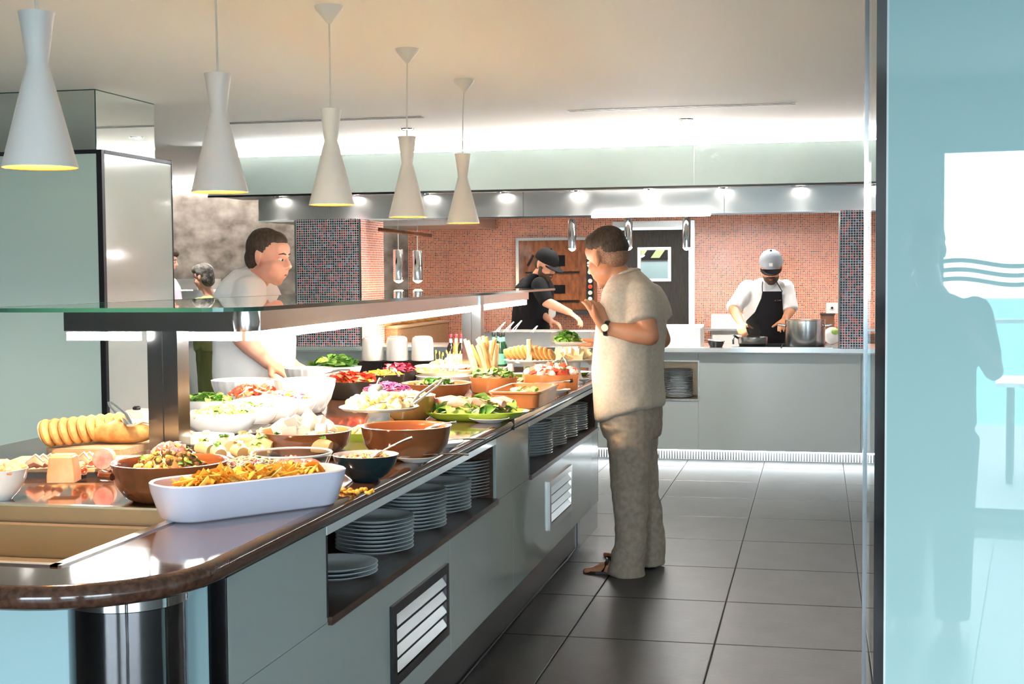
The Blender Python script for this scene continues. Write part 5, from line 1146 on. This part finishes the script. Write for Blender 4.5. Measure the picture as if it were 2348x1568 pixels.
# ---- row of white oval bowls with salads
for k,cx,cy,w,lab,spec,bs in (('o1',506,946,176,'first white oval bowl, of chopped green salad, beside the steel post',[('cube','f_lgreen',.02,90),('leaf','f_green',.022,50),('cube','f_cream',.018,40)],'f_cream'),
  ('o2',562,931,164,'second white oval bowl of the row, of pale salad',[('cube','f_white',.02,60),('leaf','f_lgreen',.025,70),('strip','f_cream',.03,40)],'f_white'),
  ('o3',614,921,160,'third white oval bowl of the row, of cream salad',[('cube','f_white',.02,90),('cube','f_cream',.02,40)],'f_white'),
  ('o4',655,912,150,'fourth white oval bowl of the row, of shredded carrot and cabbage',[('strip','f_cream',.04,60),('strip','f_purple',.035,26),('strip','f_orange',.035,30),('cube','f_white',.02,30)],'f_cream')):
    dish(k,'oval_bowl',lab,cx,cy,w,.085,'deep','porcelain',ry=.52,rz=.10,group='white oval salad bowls')
    heap({'o1':'chopped green salad in the oval bowl beside the steel post','o2':'pale leafy salad in the second oval bowl','o3':'creamy white salad in the third oval bowl','o4':'shredded carrot and purple cabbage in the fourth oval bowl'}[k],k,.035,spec,.92,.8,'salad',base=bs)
dish('o5','oval_bowl','white oval bowl of tomato and onion salad behind the salad row',586,905,140,.08,'deep','porcelain',ry=.42,rz=.1)
x,y,z,r,ry,h,rz=DISH['o5']
heap('tomato wedges with onion rings behind the white salad bowls','o5',.05,[('wedge','f_tomato',.045,36),('ring','f_white',.05,20),('wedge','f_salmon',.04,16),('leaf','f_lgreen',.03,12)],.95,.85,'salad',base='f_tomato')
dish('o6','oval_bowl','white oval bowl of shredded lettuce behind the salad row',478,918,120,.08,'deep','porcelain',ry=.5,rz=.1)
heap('shredded green lettuce in the far oval bowl by the post','o6',.03,[('leaf','f_lgreen',.035,60),('leaf','f_green',.03,40)],.95,.85,'salad',base='f_lgreen')
# ---- fluted white bowls
dish('f1','fluted_bowl','large fluted white bowl right of the hand of the man in white',699,869,140,.15,'deep','porcelain',flute=22)
dish('f2','fluted_bowl','fluted white bowl below the arm of the man in white',558,870,146,.13,'deep','porcelain',flute=22)
dish('f3','fluted_bowl','smaller fluted white bowl half hidden behind the other fluted bowls',708,843,110,.12,'deep','porcelain',flute=20)
for k,sp in (('f1',[('leaf','f_lgreen',.05,20)]),): heap('pale leaves inside the large fluted bowl',k,.01,sp,.8,.6,'salad',base='f_lgreen')
# ---- long white dish of leaves
dish('lw','long_dish','slanted long white dish of green leaves in front of the kitchen counter',768,840,124,.10,'deep','porcelain',ry=.6,rz=.5)
heap('fresh green herb leaves in the slanted long white dish','lw',.04,[('leaf','f_green',.06,60),('leaf','f_lgreen',.06,50)],.95,.85,'leaves',base='f_green')
# ---- cake stand with pastries
def stand(key,label,cx,cy,w,h):
    x,y,r=rimpos(cx,cy,w,h); t=thing('cake_stand',label,'cake stand',(x,y,ZT)); part('foot',MB().lathe([(0,0),(r*.5,0),(r*.48,.008),(r*.34,.03),(r*.26,h*.6),(r*.30,h-.014),(0,h-.014)],36),'porcelain',t,True)
    part('plate',MB().lathe([(0,h-.014),(r*.9,h-.012),(r,h-.001),(r*.99,h),(r*.9,h-.006),(0,h-.006)],48),'porcelain',t,True); DISH[key]=(x,y,ZT,r,1,h,0); return x,y,r
stand('cs1','white cake stand piled with pastry pieces in the middle of the buffet',869,931,184,.105)
heap('pile of pale golden pastry pieces on the middle cake stand','cs1',.055,[('blob','f_cream',.040,70,0,.95),('blob','f_yellow',.032,40,0,.9),('blob','f_bread',.030,34,0,.95),('disc','f_white',.03,34,0,.95),('leaf','f_lgreen',.02,12)],.86,.95,'pastry',base='f_cream')
x,y,z,r,*_=DISH['cs1']; spoon('serving_spoon','steel serving spoon lying over the pastries',(x-.02,y+.02,ZT+.17),AY(y+.1,872,868),'spoon',wide=.03)
tongs('steel tongs resting on the right of the middle cake stand',AY(y-.02,945,928),AY(y+.25,1014,870))
# ---- ochre bowl and purple cabbage bowl
dish('och','ochre_bowl','ochre glazed bowl behind the middle cake stand',940,905,116,.105,'earthen','ochre','earthen_in')
heap('pale potato salad in the ochre bowl','och',.02,[('cube','f_cream',.03,40),('cube','f_salmon',.025,14)],.88,.75,'salad')
dish('pur','terracotta_bowl','terracotta bowl of purple cabbage left of the ochre bowl',888,893,112,.09,'earthen','terracotta','earthen_in')
heap('shredded purple cabbage behind the middle cake stand','pur',.035,[('strip','f_purple',.04,140),('strip','f_pink',.03,20)],.9,.85,'salad',base='f_purple')
dish('grn','earthenware_bowl','brown earthenware bowl with parsley left of the rectangular dish',1001,877,158,.09,'earthen','earthen','earthen_in')
heap('parsley topped salad in the brown bowl by the tongs','grn',.04,[('blob','f_sauce',.025,40),('leaf','f_green',.035,70,0,.5),('leaf','f_lgreen',.03,20,0,.5),('cube','f_black',.02,8)],.88,.6,'salad',base='f_grain')
# ---- dark casseroles
for k,cx,cy,w,l,sp in (('d1',808,874,124,'black casserole of roast red peppers, nearest of three',[('leaf','f_red',.06,40),('blob','f_orange',.03,30),('blob','f_tomato',.03,20)]),('d2',880,858,96,'black casserole of grated orange carrot, middle of three',[('strip','f_orange',.04,80),('strip','f_yellow',.03,30)]),('d3',918,848,80,'black casserole of sliced beetroot, farthest of three',[('disc','f_beet',.05,50),('leaf','f_beet',.05,20)])):
    dish(k,'casserole_dish',l,cx,cy,w,.085,'straight','black_ceramic',ry=.72,rz=.3,cat='casserole',group='black casseroles'); heap(l.split(' of ')[1].split(',')[0]+' heaped in a black casserole',k,.035,sp,.92,.78,'vegetables')
x,y,z,r,*_=DISH['d2']; tongs('steel tongs lying across the black casseroles',AY(y,800,848),AY(y-.1,742,855)); spoon('serving_spoon','steel spoon in the black casserole of carrot',(x+.05,y,ZT+.11),AY(y-.05,915,862))
# ---- plate of pitas
dish('pit','white_platter','white platter of folded flat breads behind the parsley bowl',1020,860,136,.055,'platter','porcelain',cat='platter')
x,y,z,r,*_=DISH['pit']
for i,(dx_,dy_,a) in enumerate(((-.09,.0,.2),(.05,-.03,-.3),(.10,.05,.5),(-.02,.07,1.0),(-.12,.08,.4))):
    t=thing('flat_bread','folded golden flat bread with filling, %s on the white platter'%('far left,front,right,back,back left'.split(',')[i]),'bread',(x+dx_,y+dy_,ZT+.053),a,'flat breads on the white platter')
    part('bread',MB().ell((0,0,.028),(.085,.06,.018),18,8).ell((0,.005,.045),(.075,.055,.012),18,8),'f_crumb',t,True); m=MB()
    for _ in range(14): piece(m,'leaf' if _%2 else 'blob',Vector((ru(-.07,.07),-.055+ru(-.008,.008),.035)),.022,rrot())
    part('filling',m,['f_lgreen','f_ham','f_red','f_lgreen','f_ham'][i],t)['kind']='stuff'
# ---- terracotta dishes on the right
dish('t1','terracotta_dish','terracotta oval dish of leafy salad in front of the breadsticks',1132,864,112,.08,'straight','terracotta','earthen_in',ry=.8)
heap('leafy green salad in the terracotta dish before the breadsticks','t1',.045,[('leaf','f_lgreen',.045,50),('leaf','f_green',.04,30),('cube','f_cream',.025,30),('wedge','f_red',.03,6)],.9,.8,'salad',base='f_cream')
x,y,z,r,*_=DISH['t1']; spoon('serving_spoon','white handled spoon in the terracotta salad dish',(x+.03,y,ZT+.1),AY(y+.05,1172,835),mt='porcelain')
dish('t2','terracotta_dish','terracotta oval dish of tomato and mozzarella salad beside the man in beige',1264,857,134,.085,'straight','terracotta','earthen_in',ry=.75)
heap('tomato and mozzarella salad with basil in the terracotta dish','t2',.055,[('wedge','f_tomato',.055,40),('blob','f_white',.05,26),('leaf','f_green',.05,12),('wedge','f_salmon',.05,14)],.93,.85,'salad',base='f_tomato')
x,y,z,r,*_=DISH['t2']; tongs('steel tongs standing in the tomato and mozzarella salad',(x+.07,y,ZT+.10),AY(y+.05,1292,820))
# yellow-green platter with cheese and cake knife
dish('yp','yellow_platter','flat yellow green platter behind the rectangular terracotta dish',1170,877,126,.03,'platter','leaf_ceramic','porcelain',ry=.5,cat='platter')
heap('cream cheese slices on the yellow green platter','yp',.02,[('disc','f_cream',.04,30,0,.9),('leaf','f_lgreen',.04,12,0,.9)],.8,.6,'cheese')
x,y,z,r,*_=DISH['yp']; t=thing('cake_slice','steel cake slice lying on the yellow green platter','server',(0,0,0)); P,Q=G(1225,880,ZT+.05),G(1306,873,ZT+.055); part('handle',MB().tube([P,Q],[.009,.010],8,flat=.6),'steel',t,True); part('blade',MB().tube([P+Vector((-.14,.0,0)),P+Vector((-.07,0,.0)),P],[.006,.03,.012],6,flat=.1),'steel',t); part('tip',MB().cyl(Q,Q+(Q-P).normalized()*.015,.011,8),'black',t)
# rectangular terracotta dish
H=.075; P1,P2,P3=AZ(ZT+H,1119,897),AZ(ZT+H,1238,899),AZ(ZT+H,1277,879); a=0; LX=(P2.x-P1.x)/2; LY=(P3.y-P2.y)/2; c=Vector(((P1.x+P2.x)/2,P2.y+LY-.03,0)); t=thing('terracotta_dish','rectangular terracotta dish of grain salad','dish',(c.x,c.y+.03,ZT),a)
part('body',shell([oblong(LX-.016,LY-.016,.03,0),oblong(LX-.008,LY-.008,.03,H*.8),oblong(LX,LY,.03,H*.9),oblong(LX,LY,.03,H),oblong(LX-.014,LY-.014,.025,H),oblong(LX-.018,LY-.018,.025,H*.8),oblong(LX-.022,LY-.022,.025,.012)]),'terracotta',t,True,angle=35)
heap('grain and nut salad with leaves in the rectangular terracotta dish',(c.x,c.y+.03,ZT+.03,LX-.03,LY-.03,a),.02,[('blob','f_grain',.018,120,0,1),('leaf','f_lgreen',.04,14,0,.8),('cube','f_white',.02,14),('blob','f_brown',.016,40,0,1)],cat='salad',shape=.5)
# ---- lime platter with rolls
dish('lime','lime_platter','large lime green leaf-shaped platter of ham rolls and salad at the aisle edge',1090,942,252,.035,'platter','lime_ceramic',ry=.62,rz=.22,cat='platter')
heap('mixed salad leaves under the ham rolls on the lime platter','lime',.05,[('leaf','f_lgreen',.06,60),('leaf','f_green',.045,30),('strip','f_orange',.05,20),('strip','f_pink',.04,30),('disc','f_white',.04,14)],.8,.5,'salad')
x,y,z,r,ry,h,rz=DISH['lime']
for i,(u,v) in enumerate(((-.55,-.25),(-.3,.1),(-.2,-.45),(.05,-.35),(.1,.2),(.4,-.15),(.5,.2),(-.5,.25))):
    t=thing('ham_roll','pink ham roll on the lime platter, %s'%('at its left front,left of its middle,at its front edge,front right of its middle,at its back,at its right,at its right back,at its left back'.split(',')[i]),'ham roll',(x+u*r,y+v*r*ry,ZT+.05),ru(-1,1),'ham rolls on the lime platter')
    part('roll',MB().tube([(-.05,0,.02),(0,0,.026),(.05,0,.02)],[.018,.021,.014],12),'f_ham',t,True,angle=60); part('stuffing',MB().ell((-.052,0,.02),(.008,.017,.017),8,6),'f_cream',t,True)
# ---- small white plates with cutlery
for i,(cx,cy,w,l) in enumerate(((1122,958,94,'small white plate at the worktop edge below the lime platter'),(953,1045,104,'small white plate right of the dark soup bowl'),(1020,1012,88,'small white plate right of the large stew bowl'),(1330,868,46,'small white plate at the far worktop edge near the man in beige'),(1278,892,62,'small white plate at the worktop edge beside the rectangular dish'))):
    dish('sp%d'%i,'small_plate',l,cx,cy,w,.018,'plate','porcelain',cat='plate',group='small plates along the worktop edge')
x,y,z,r,*_=DISH['sp1']; spoon('spoon','steel spoon lying on the small plate by the soup bowl',(x-.03,y-.02,ZT+.02),(x+.17,y+.03,ZT+.022))
x,y,z,r,*_=DISH['sp2']; spoon('fork','steel fork lying on the small plate by the stew bowl',(x-.03,y-.03,ZT+.02),(x+.13,y+.06,ZT+.022),'fork',wide=.012)
# ---- bread stand and pastry stand at the far end
x,y,r=stand('cs2','white cake stand with a sliced brown loaf at the far end',1217,824,126,.135)
for i in range(11):
    u=(i-5)/5; t=thing('bread_slice','slice of brown loaf on the far cake stand, %s from the left'%('first second third fourth fifth sixth seventh eighth ninth tenth eleventh'.split()[i]),'bread',(x+u*r*.80,y-.02,ZT+.13),0,'slices of the brown loaf'); R=Matrix.Rotation(-.45,3,'Y')
    hs=.047*(1-.25*u*u); part('crust',MB().ell((0,0,hs*.95),(.016,.075*(1-.3*u*u),hs),12,10,R),'f_bread',t,True); part('crumb',MB().ell((-.012,0,hs*.97),(.006,.066*(1-.3*u*u),hs*.86),12,8,R),'f_crumb',t,True)
t=thing('bread_knife','wooden handled bread server stuck in the sliced loaf','server',(x+.01,y-.07,ZT+.13)); part('handle',MB().tube([(0,-.02,.04),(.0,-.02,.12)],[.012,.014],8),'wood_light',t,True); part('blade',MB().box(-.015,.015,-.022,-.018,0,.05),'wood_light',t)
x,y,r=stand('cs3','white cake stand of pastries beside the belly of the man in beige',1316,822,106,.13)
heap('golden pastries on the cake stand beside the man in beige','cs3',.04,[('cube','f_cream',.05,30,0,.9),('blob','f_yellow',.04,26,0,.9)],.86,.95,'pastry',base='f_cream')
o=thing('serving_cup','small steel serving cup on the pastry stand','cup',AY(y,1324,812)-Vector((0,0,.03))); part('cup',MB().lathe([(0,0),(.022,0),(.026,.05),(.022,.05),(.018,.005),(0,.005)],16),'steel',o,True); part('handle',MB().tube([(.024,0,.04),(.10,.02,.05)],.005,6),'steel',o)
p=G(1318,872); dish('fp','green_plate','flat yellow green plate under the pastry stand',1316,852,80,.02,'platter','lime_ceramic','porcelain',ry=.8,cat='plate')
dish('fp2','green_plate','small yellow green plate left of the tomato salad',1190,856,44,.03,'platter','lime_ceramic','porcelain',cat='plate')
# ---- breadsticks in a wooden box
c=AY(7.22,1122,845); t=thing('breadstick_box','open wooden box holding breadsticks','box',(c.x,c.y+.03,ZT),.1)
part('body',MB().box(-.085,.085,-.06,-.05,0,.10).box(-.085,.085,.05,.06,0,.10).box(-.085,-.075,-.05,.05,0,.10).box(.075,.085,-.05,.05,0,.10).box(-.075,.075,-.05,.05,0,.008),'wood_light',t)
for i in range(30):
    bx_,by_=ru(-.06,.055),ru(-.035,.035); lean=Vector((ru(-.13,-.01) if i<20 else ru(-.03,.07),ru(-.04,.04),.25+ru(-.05,.02)))
    o=part('breadstick',MB().tube([(0,0,0),lean*.5,lean],[.010,.0125,.009],7),'f_crumb' if i%3 else 'f_bread',None,True); o.location=(c.x+bx_,c.y+.03+by_,ZT+.01); tag(o,'long pale breadstick standing in the wooden box','breadstick','breadsticks in the wooden box')
# ---- bottles and shakers
def bottle(name,label,px,py,Yw,r,h,mb_,ml=None,mc='black',neck=.35,group=None):
    P=AY(Yw,px,py); t=thing(name,label,'bottle',(P.x,Yw,ZT),group=group); hh=h
    part('glass',MB().lathe([(0,0),(r*.95,0),(r,.006),(r,hh*.55),(r*.9,hh*.64),(r*neck,hh*.78),(r*neck*.9,hh*.94),(0,hh*.94)],20),mb_,t,True)
    part('cap',MB().lathe([(r*neck*1.1,hh*.90),(r*neck*1.15,hh*.99),(r*neck,hh),(0,hh)],14),mc,t,True)
    if ml: part('label',MB().lathe([(r*1.012,hh*.18),(r*1.012,hh*.46)],20),ml,t,True); part('neck_label',MB().lathe([(r*neck*1.25,hh*.72),(r*neck*1.02,hh*.88)],14),ml,t,True)
for i,(px,l) in enumerate(((1034,'leftmost red capped dressing bottle behind the breadsticks'),(1046,'middle red capped dressing bottle behind the breadsticks'),(1058,'rightmost red capped dressing bottle behind the breadsticks'))): bottle('dressing_bottle',l,px,820,8.38,.026,.23,['bottle_dark','bottle_oil','bottle_dark'][i],'label_white','cap_red',group='dressing bottles')
for i,(px,dy_) in enumerate(((1132,0),(1144,.06),(1154,0),(1148,-.07))): bottle('green_bottle','green beer-shaped bottle with pale green label, %s of the group'%('left,back,right,front'.split(',')[i]),px,800,8.42+dy_,.028,.24,'bottle_green','label_green','black',.36,'green bottles')
P=AY(8.3,1171,830); t=thing('salt_shaker','glass salt shaker with steel top beside the green bottles','shaker',(P.x,8.3,ZT)); part('glass',MB().lathe([(0,0),(.022,0),(.025,.05),(.018,.11),(0,.11)],14),'clear_thin',t,True); part('top',MB().lathe([(.018,.11),(.02,.13),(0,.145)],14),'chrome',t,True)
part('salt',MB().lathe([(0,.004),(.02,.004),(.021,.05),(0,.05)],12),'porcelain',t)
# ---- white canisters upside down on black stands
for i,(px,l) in enumerate(((855,'left'),(911,'middle'),(969,'right'))):
    P=AY(8.15,px,826); z=P.z; s=thing('black_tray','shallow black tray under the %s white canister'%l,'tray',(P.x,8.15,ZT),group='black trays'); hz=z-ZT
    part('body',shell([oblong(.07,.06,.01,0),oblong(.085,.07,.01,max(.02,hz-.004)),oblong(.08,.065,.01,max(.02,hz-.004)),oblong(.066,.055,.01,.012)]),'black_gloss',s); part('plinth',MB().box(-.05,.05,-.04,.04,.0125,hz),'black',s)
    t=thing('white_canister','%s of three white ceramic canisters at the back of the buffet'%l,'canister',(P.x,8.15,z),group='white canisters')
    part('body',MB().lathe([(0,0),(.068,0),(.07,.004),(.066,.12),(.062,.138),(.055,.145),(0,.146)],36),'porcelain',t,True); part('foot_ring',MB().lathe([(.045,.146),(.05,.149),(.045,.150),(.042,.146)],30),'porcelain',t,True)
# cocktail picks
for i in range(10):
    P=AY(7.9,1000+8*i,835+ (i%3)*3); o=part('cocktail_pick',MB().cyl((0,0,0),(ru(-.01,.01),0,.085),.0018,5).ell((0,0,.085),(.005,.005,.012),6,5),'f_yellow',None); o.location=(P.x,7.9,P.z-.01); tag(o,'thin wooden cocktail pick standing upright by the flat breads','pick','cocktail picks')
o=heap('small canapes holding the cocktail picks',(AY(7.9,1036,838).x,7.9,ZT,.16,.07,0),.10,[('cube','f_cream',.04,30,0,1),('blob','f_tomato',.03,10,0,1)],cat='canapes',base='f_white',shape=.4)
# ---- slate with white cheeses behind the post
c=G(395,1004); t=thing('slate_tray','black slate tray with white cheeses behind the steel post','tray',(c.x+.02,c.y+.10,ZT),math.radians(14)); part('slab',shell([oblong(.26,.14,.01,0),oblong(.29,.16,.015,.022),oblong(.282,.152,.012,.022),oblong(.25,.13,.01,.006)]),'slate',t)
for i,(px,py,sx,sy,sz,l) in enumerate(((283,985,.06,.05,.06,'block of white cheese with black olives at the left of the slate'),(322,975,.055,.05,.085,'taller white cheese block with olives beside the steel post'),(455,1003,.05,.06,.035,'flat white cheese right of the steel post'),(492,1000,.05,.05,.03,'small white cheese at the right end of the slate'))):
    P=G(px,py+14,ZT+.01); P.y+=.02; t=thing('white_cheese',l,'cheese',(P.x,P.y,ZT+.008),ru(-.3,.3),'cheeses on the slate'); part('block',shell([oblong(sx*.95,sy*.95,.012,0),oblong(sx,sy,.015,sz*.15),oblong(sx*.98,sy*.98,.015,sz*.9),oblong(sx*.9,sy*.9,.015,sz)]),'f_white',t,True,angle=30)
    if i<3:
        for k in range(3): part('olive',MB().ell((ru(-sx*.6,sx*.6),ru(-sy*.6,0),sz+.006),(.012,.010,.009),8,6),'f_black' if i<2 else 'f_ham',t,True)
P,Q=G(300,975,ZT+.10),AY(5.0,252,922); tongs('steel cheese tongs leaning left over the slate tray',P,Q)
spoon('spreader','white spreader lying at the left of the slate tray',G(262,985,ZT+.03),G(205,990,ZT+.04),'knife','porcelain')
# ---- cheese and sausage board
c=G(160,1098); bd=thing('cheese_board','dark slate and wood board of cheese and sausages at the left','board',(c.x-.03,c.y+.17,ZT),math.radians(12))
part('slab',MB().bbox(-.30,.26,-.15,.20,0,.016,.01),'slate',bd); part('wood_layer',MB().bbox(-.28,.24,-.135,.185,.016,.024,.01),'wood_light',bd); BZ=ZT+.0245
def ob(px,py): return G(px,py,BZ)
P=ob(134,1106); t=thing('cheese_block','orange block of cheese on the front of the cheese board','cheese',(P.x,P.y+.03,BZ),.25); part('block',shell([oblong(.040,.036,.005,0),oblong(.040,.036,.006,.02),oblong(.034,.031,.008,.07),oblong(.030,.027,.008,.075)]),'f_salmon',t,True,angle=30); part('rind',MB().box(-.03,.03,-.026,.026,.0752,.0768),'f_yellow',t)
P=ob(226,1080); t=thing('sausage_piece','cut pink sausage end standing on the board','sausage',(P.x,P.y+.03,BZ),.3); part('casing',MB().tube([(0,.05,.032),(0,-.008,.032)],[.028,.032],18),'f_ham',t,True,angle=50); part('cut_face',MB().cyl((0,-.0085,.032),(0,-.012,.032),.029,18),'f_pink',t)
for i,px in enumerate((62,80,97,175,188)):
    P=ob(px,1082-(px-60)*.05); t=thing('ham_slice','folded pink ham slice, %s along the front of the cheese board'%('first second third fourth fifth'.split()[i]),'ham',(P.x,P.y+.05,BZ),ru(-.4,.4),'ham slices'); part('meat',MB().tube([(-.03,0,.012),(0,.006,.026),(.03,0,.014)],[.014,.022,.012],10,flat=.8),'f_ham',t,True); part('fat',MB().tube([(-.028,-.006,.026),(0,-.002,.046),(.028,-.006,.026)],.003,5),'f_white',t,True)
for i,(px,py) in enumerate(((172,1082),(178,1090))): P=ob(px,py); t=thing('salami_roll','rolled salami slice %s beside the orange cheese'%('standing','lying')[i],'salami',(P.x,P.y+.02,BZ),ru(0,1)); part('roll',MB().tube([(0,-.02,.014),(0,.02,.014)],.014,12),'f_salmon',t,True,angle=50); part('swirl',MB().tube([(.009*math.cos(a)*(1-a/14),-.021,.014+.009*math.sin(a)*(1-a/14)) for a in [k*.8 for k in range(14)]],.0018,4),'f_red',t)
# bread: sliced loaf and long golden bread behind the board
P0=G(60,1052); 
for i in range(9):
    P=G(52+22*i,1058-2.6*i,ZT); u=(i-4)/4; t=thing('bread_slice','thick slice of the golden loaf behind the cheese board, %s from the left'%('first second third fourth fifth sixth seventh eighth ninth'.split()[i]),'bread',(P.x,P.y+.16,ZT+.024),.25,'slices of the golden loaf'); R=Matrix.Rotation(-.30,3,'Y')
    part('crust',MB().ell((0,0,.052),(.019,.075,.050),14,12,R),'f_bread',t,True); part('crumb',MB().ell((-.013,0,.053),(.008,.066,.043),14,10,R),'f_crumb',t,True)
P=G(272,1034); t=loaf('long_loaf','long crusty golden loaf in front of the steel post','bread' and (P.x,P.y+.02,ZT+.024),math.radians(10),.25,.050,mm='f_bread')
o=part('bread_tray',MB().bbox(G(30,1060).x,G(345,1030).x,P.y-.14,P.y+.14,ZT,ZT+.024,.02),'wood_light',None); tag(o,'pale wooden board under the golden loaves','board'); part('groove',MB().box(G(40,1060).x,G(335,1030).x,P.y-.12,P.y-.115,ZT+.0238,ZT+.0245),'dark_wood',o)
# salad on the held plate
P,r=HELD
heap('dark green leaf salad on the plate held by the man in beige',(P.x-.03,P.y,P.z-.012,r*.6,r*.45,0),.055,[('leaf','f_green',.04,60,0,.9),('leaf','f_lgreen',.035,30,0,1),('cube','f_cream',.02,16,.5,1)],cat='salad',base='f_green')
# ================================================================ photographer (only seen reflected) and terrace furniture
def build_photographer():
    root=thing('person','photographer in dark clothes mirrored in the blue glass panel','person',(0,-.34,0)); inv=-Vector(root.location)
    f=Vector((0,1,0)); side=Vector((0,0,1)).cross(f); sk=MB(); hc=Vector((-.02,-.30,1.64)); R=frame(f); C=lambda z: Vector((0,-.36,z))
    head_skin(sk,hc,R,1.0,[(hc+Vector((0,-.02,-.07)),.055),(C(1.46),.06),(C(1.40),.07)])
    loft(sk,[(C(1.44),.11,.06),(C(1.36),.17,.09),(C(1.2),.16,.11),(C(.98),.15,.12),(C(.86),.16,.12)],side)
    for s in (-.1,.1):
        H=C(.86)+side*s; chain(sk,[H,Vector((H.x,H.y,.48)),Vector((H.x,H.y,.08))],[.085,.06,.042]); foot(sk,Vector((H.x,H.y,0))-f*.06,Vector((H.x,H.y,0))+f*.2)
        S=C(1.37)+side*s*2; E=S+Vector((0,.06,-.24))+side*s*.6; W2=Vector((.05 if (side*s).x>0 else -.05,-.14,1.47)); chain(sk,[S,E,W2],[.05,.042,.028]); hand(sk,W2,Vector((0,.5,.5)),Vector((-1 if (side*s).x>0 else 1,0,0)),1 if s>0 else -1,.9)
    fuse('body',sk,.010,'skin',root,2,loc=inv); hair_short(root,hc,R,'hair_brown',1.0,.010).location=inv; face_parts(root,hc,R,1.0)
    sh=MB(); loft(sh,[(C(1.455),.09,.06),(C(1.42),.15,.085),(C(1.36),.20,.115),(C(1.2),.19,.14),(C(1.0),.19,.145),(C(.88),.195,.15)],side)
    for s in (-.1,.1): S=C(1.37)+side*s*1.8; E=S+Vector((0,.04,-.20))+side*s*.5; sh.ell(S,(.075,.075,.075),12,8); sh.tube([S,E],[.076,.068],14)
    fuse('shirt',sh,.014,'black_cotton',root,3,None,inv)
    tr=MB(); loft(tr,[(C(.92),.185,.14),(C(.80),.18,.14)],side)
    for s in (-.1,.1): H=C(.85)+side*s; tr.tube([H,Vector((H.x,H.y,.5)),Vector((H.x,H.y,.05))],[.11,.09,.075],14)
    fuse('trousers',tr,.014,'black_cotton',root,3,None,inv)
    for ch in root.children:
        if ch.name.split('.')[0] in ('eye','eyebrow','mouth'): ch.location=inv
build_photographer()
t=thing('terrace_table','white clothed terrace table mirrored in the blue glass panel','table',(.75,-5.2,-.02)); part('top',MB().box(-.6,.6,-.4,.4,.72,.75),'white_cotton',t)
for sx in (-.5,.5):
    for sy in (-.3,.3): part('leg',MB().cyl((sx,sy,0),(sx,sy,.72),.025,8),'dark_metal',t)
for k,(x,l) in enumerate(((.45,'left'),(.70,'right'))):
    o=thing('wine_glass','%s wine glass on the terrace table'%l,'glass',(x,-5.2,.73)); part('bowl',MB().lathe([(.004,.08),(.035,.11),(.04,.15),(.032,.19)],16),'clear_thin',o,True); part('stem',MB().lathe([(0,0),(.03,0),(.004,.01),(.004,.08),(0,.08)],12),'clear_thin',o,True)
t=thing('terrace_railing','pale metal terrace railing with glass before the sea','railing',(0,-8.6,-.02))
for k in range(8): part('post',MB().box(-2.5+2*k,-2.44+2*k,-.03,.03,0,1.05),'steel',t)
part('rail',MB().box(-2.5,11.6,-.03,.03,1.05,1.09),'steel',t)
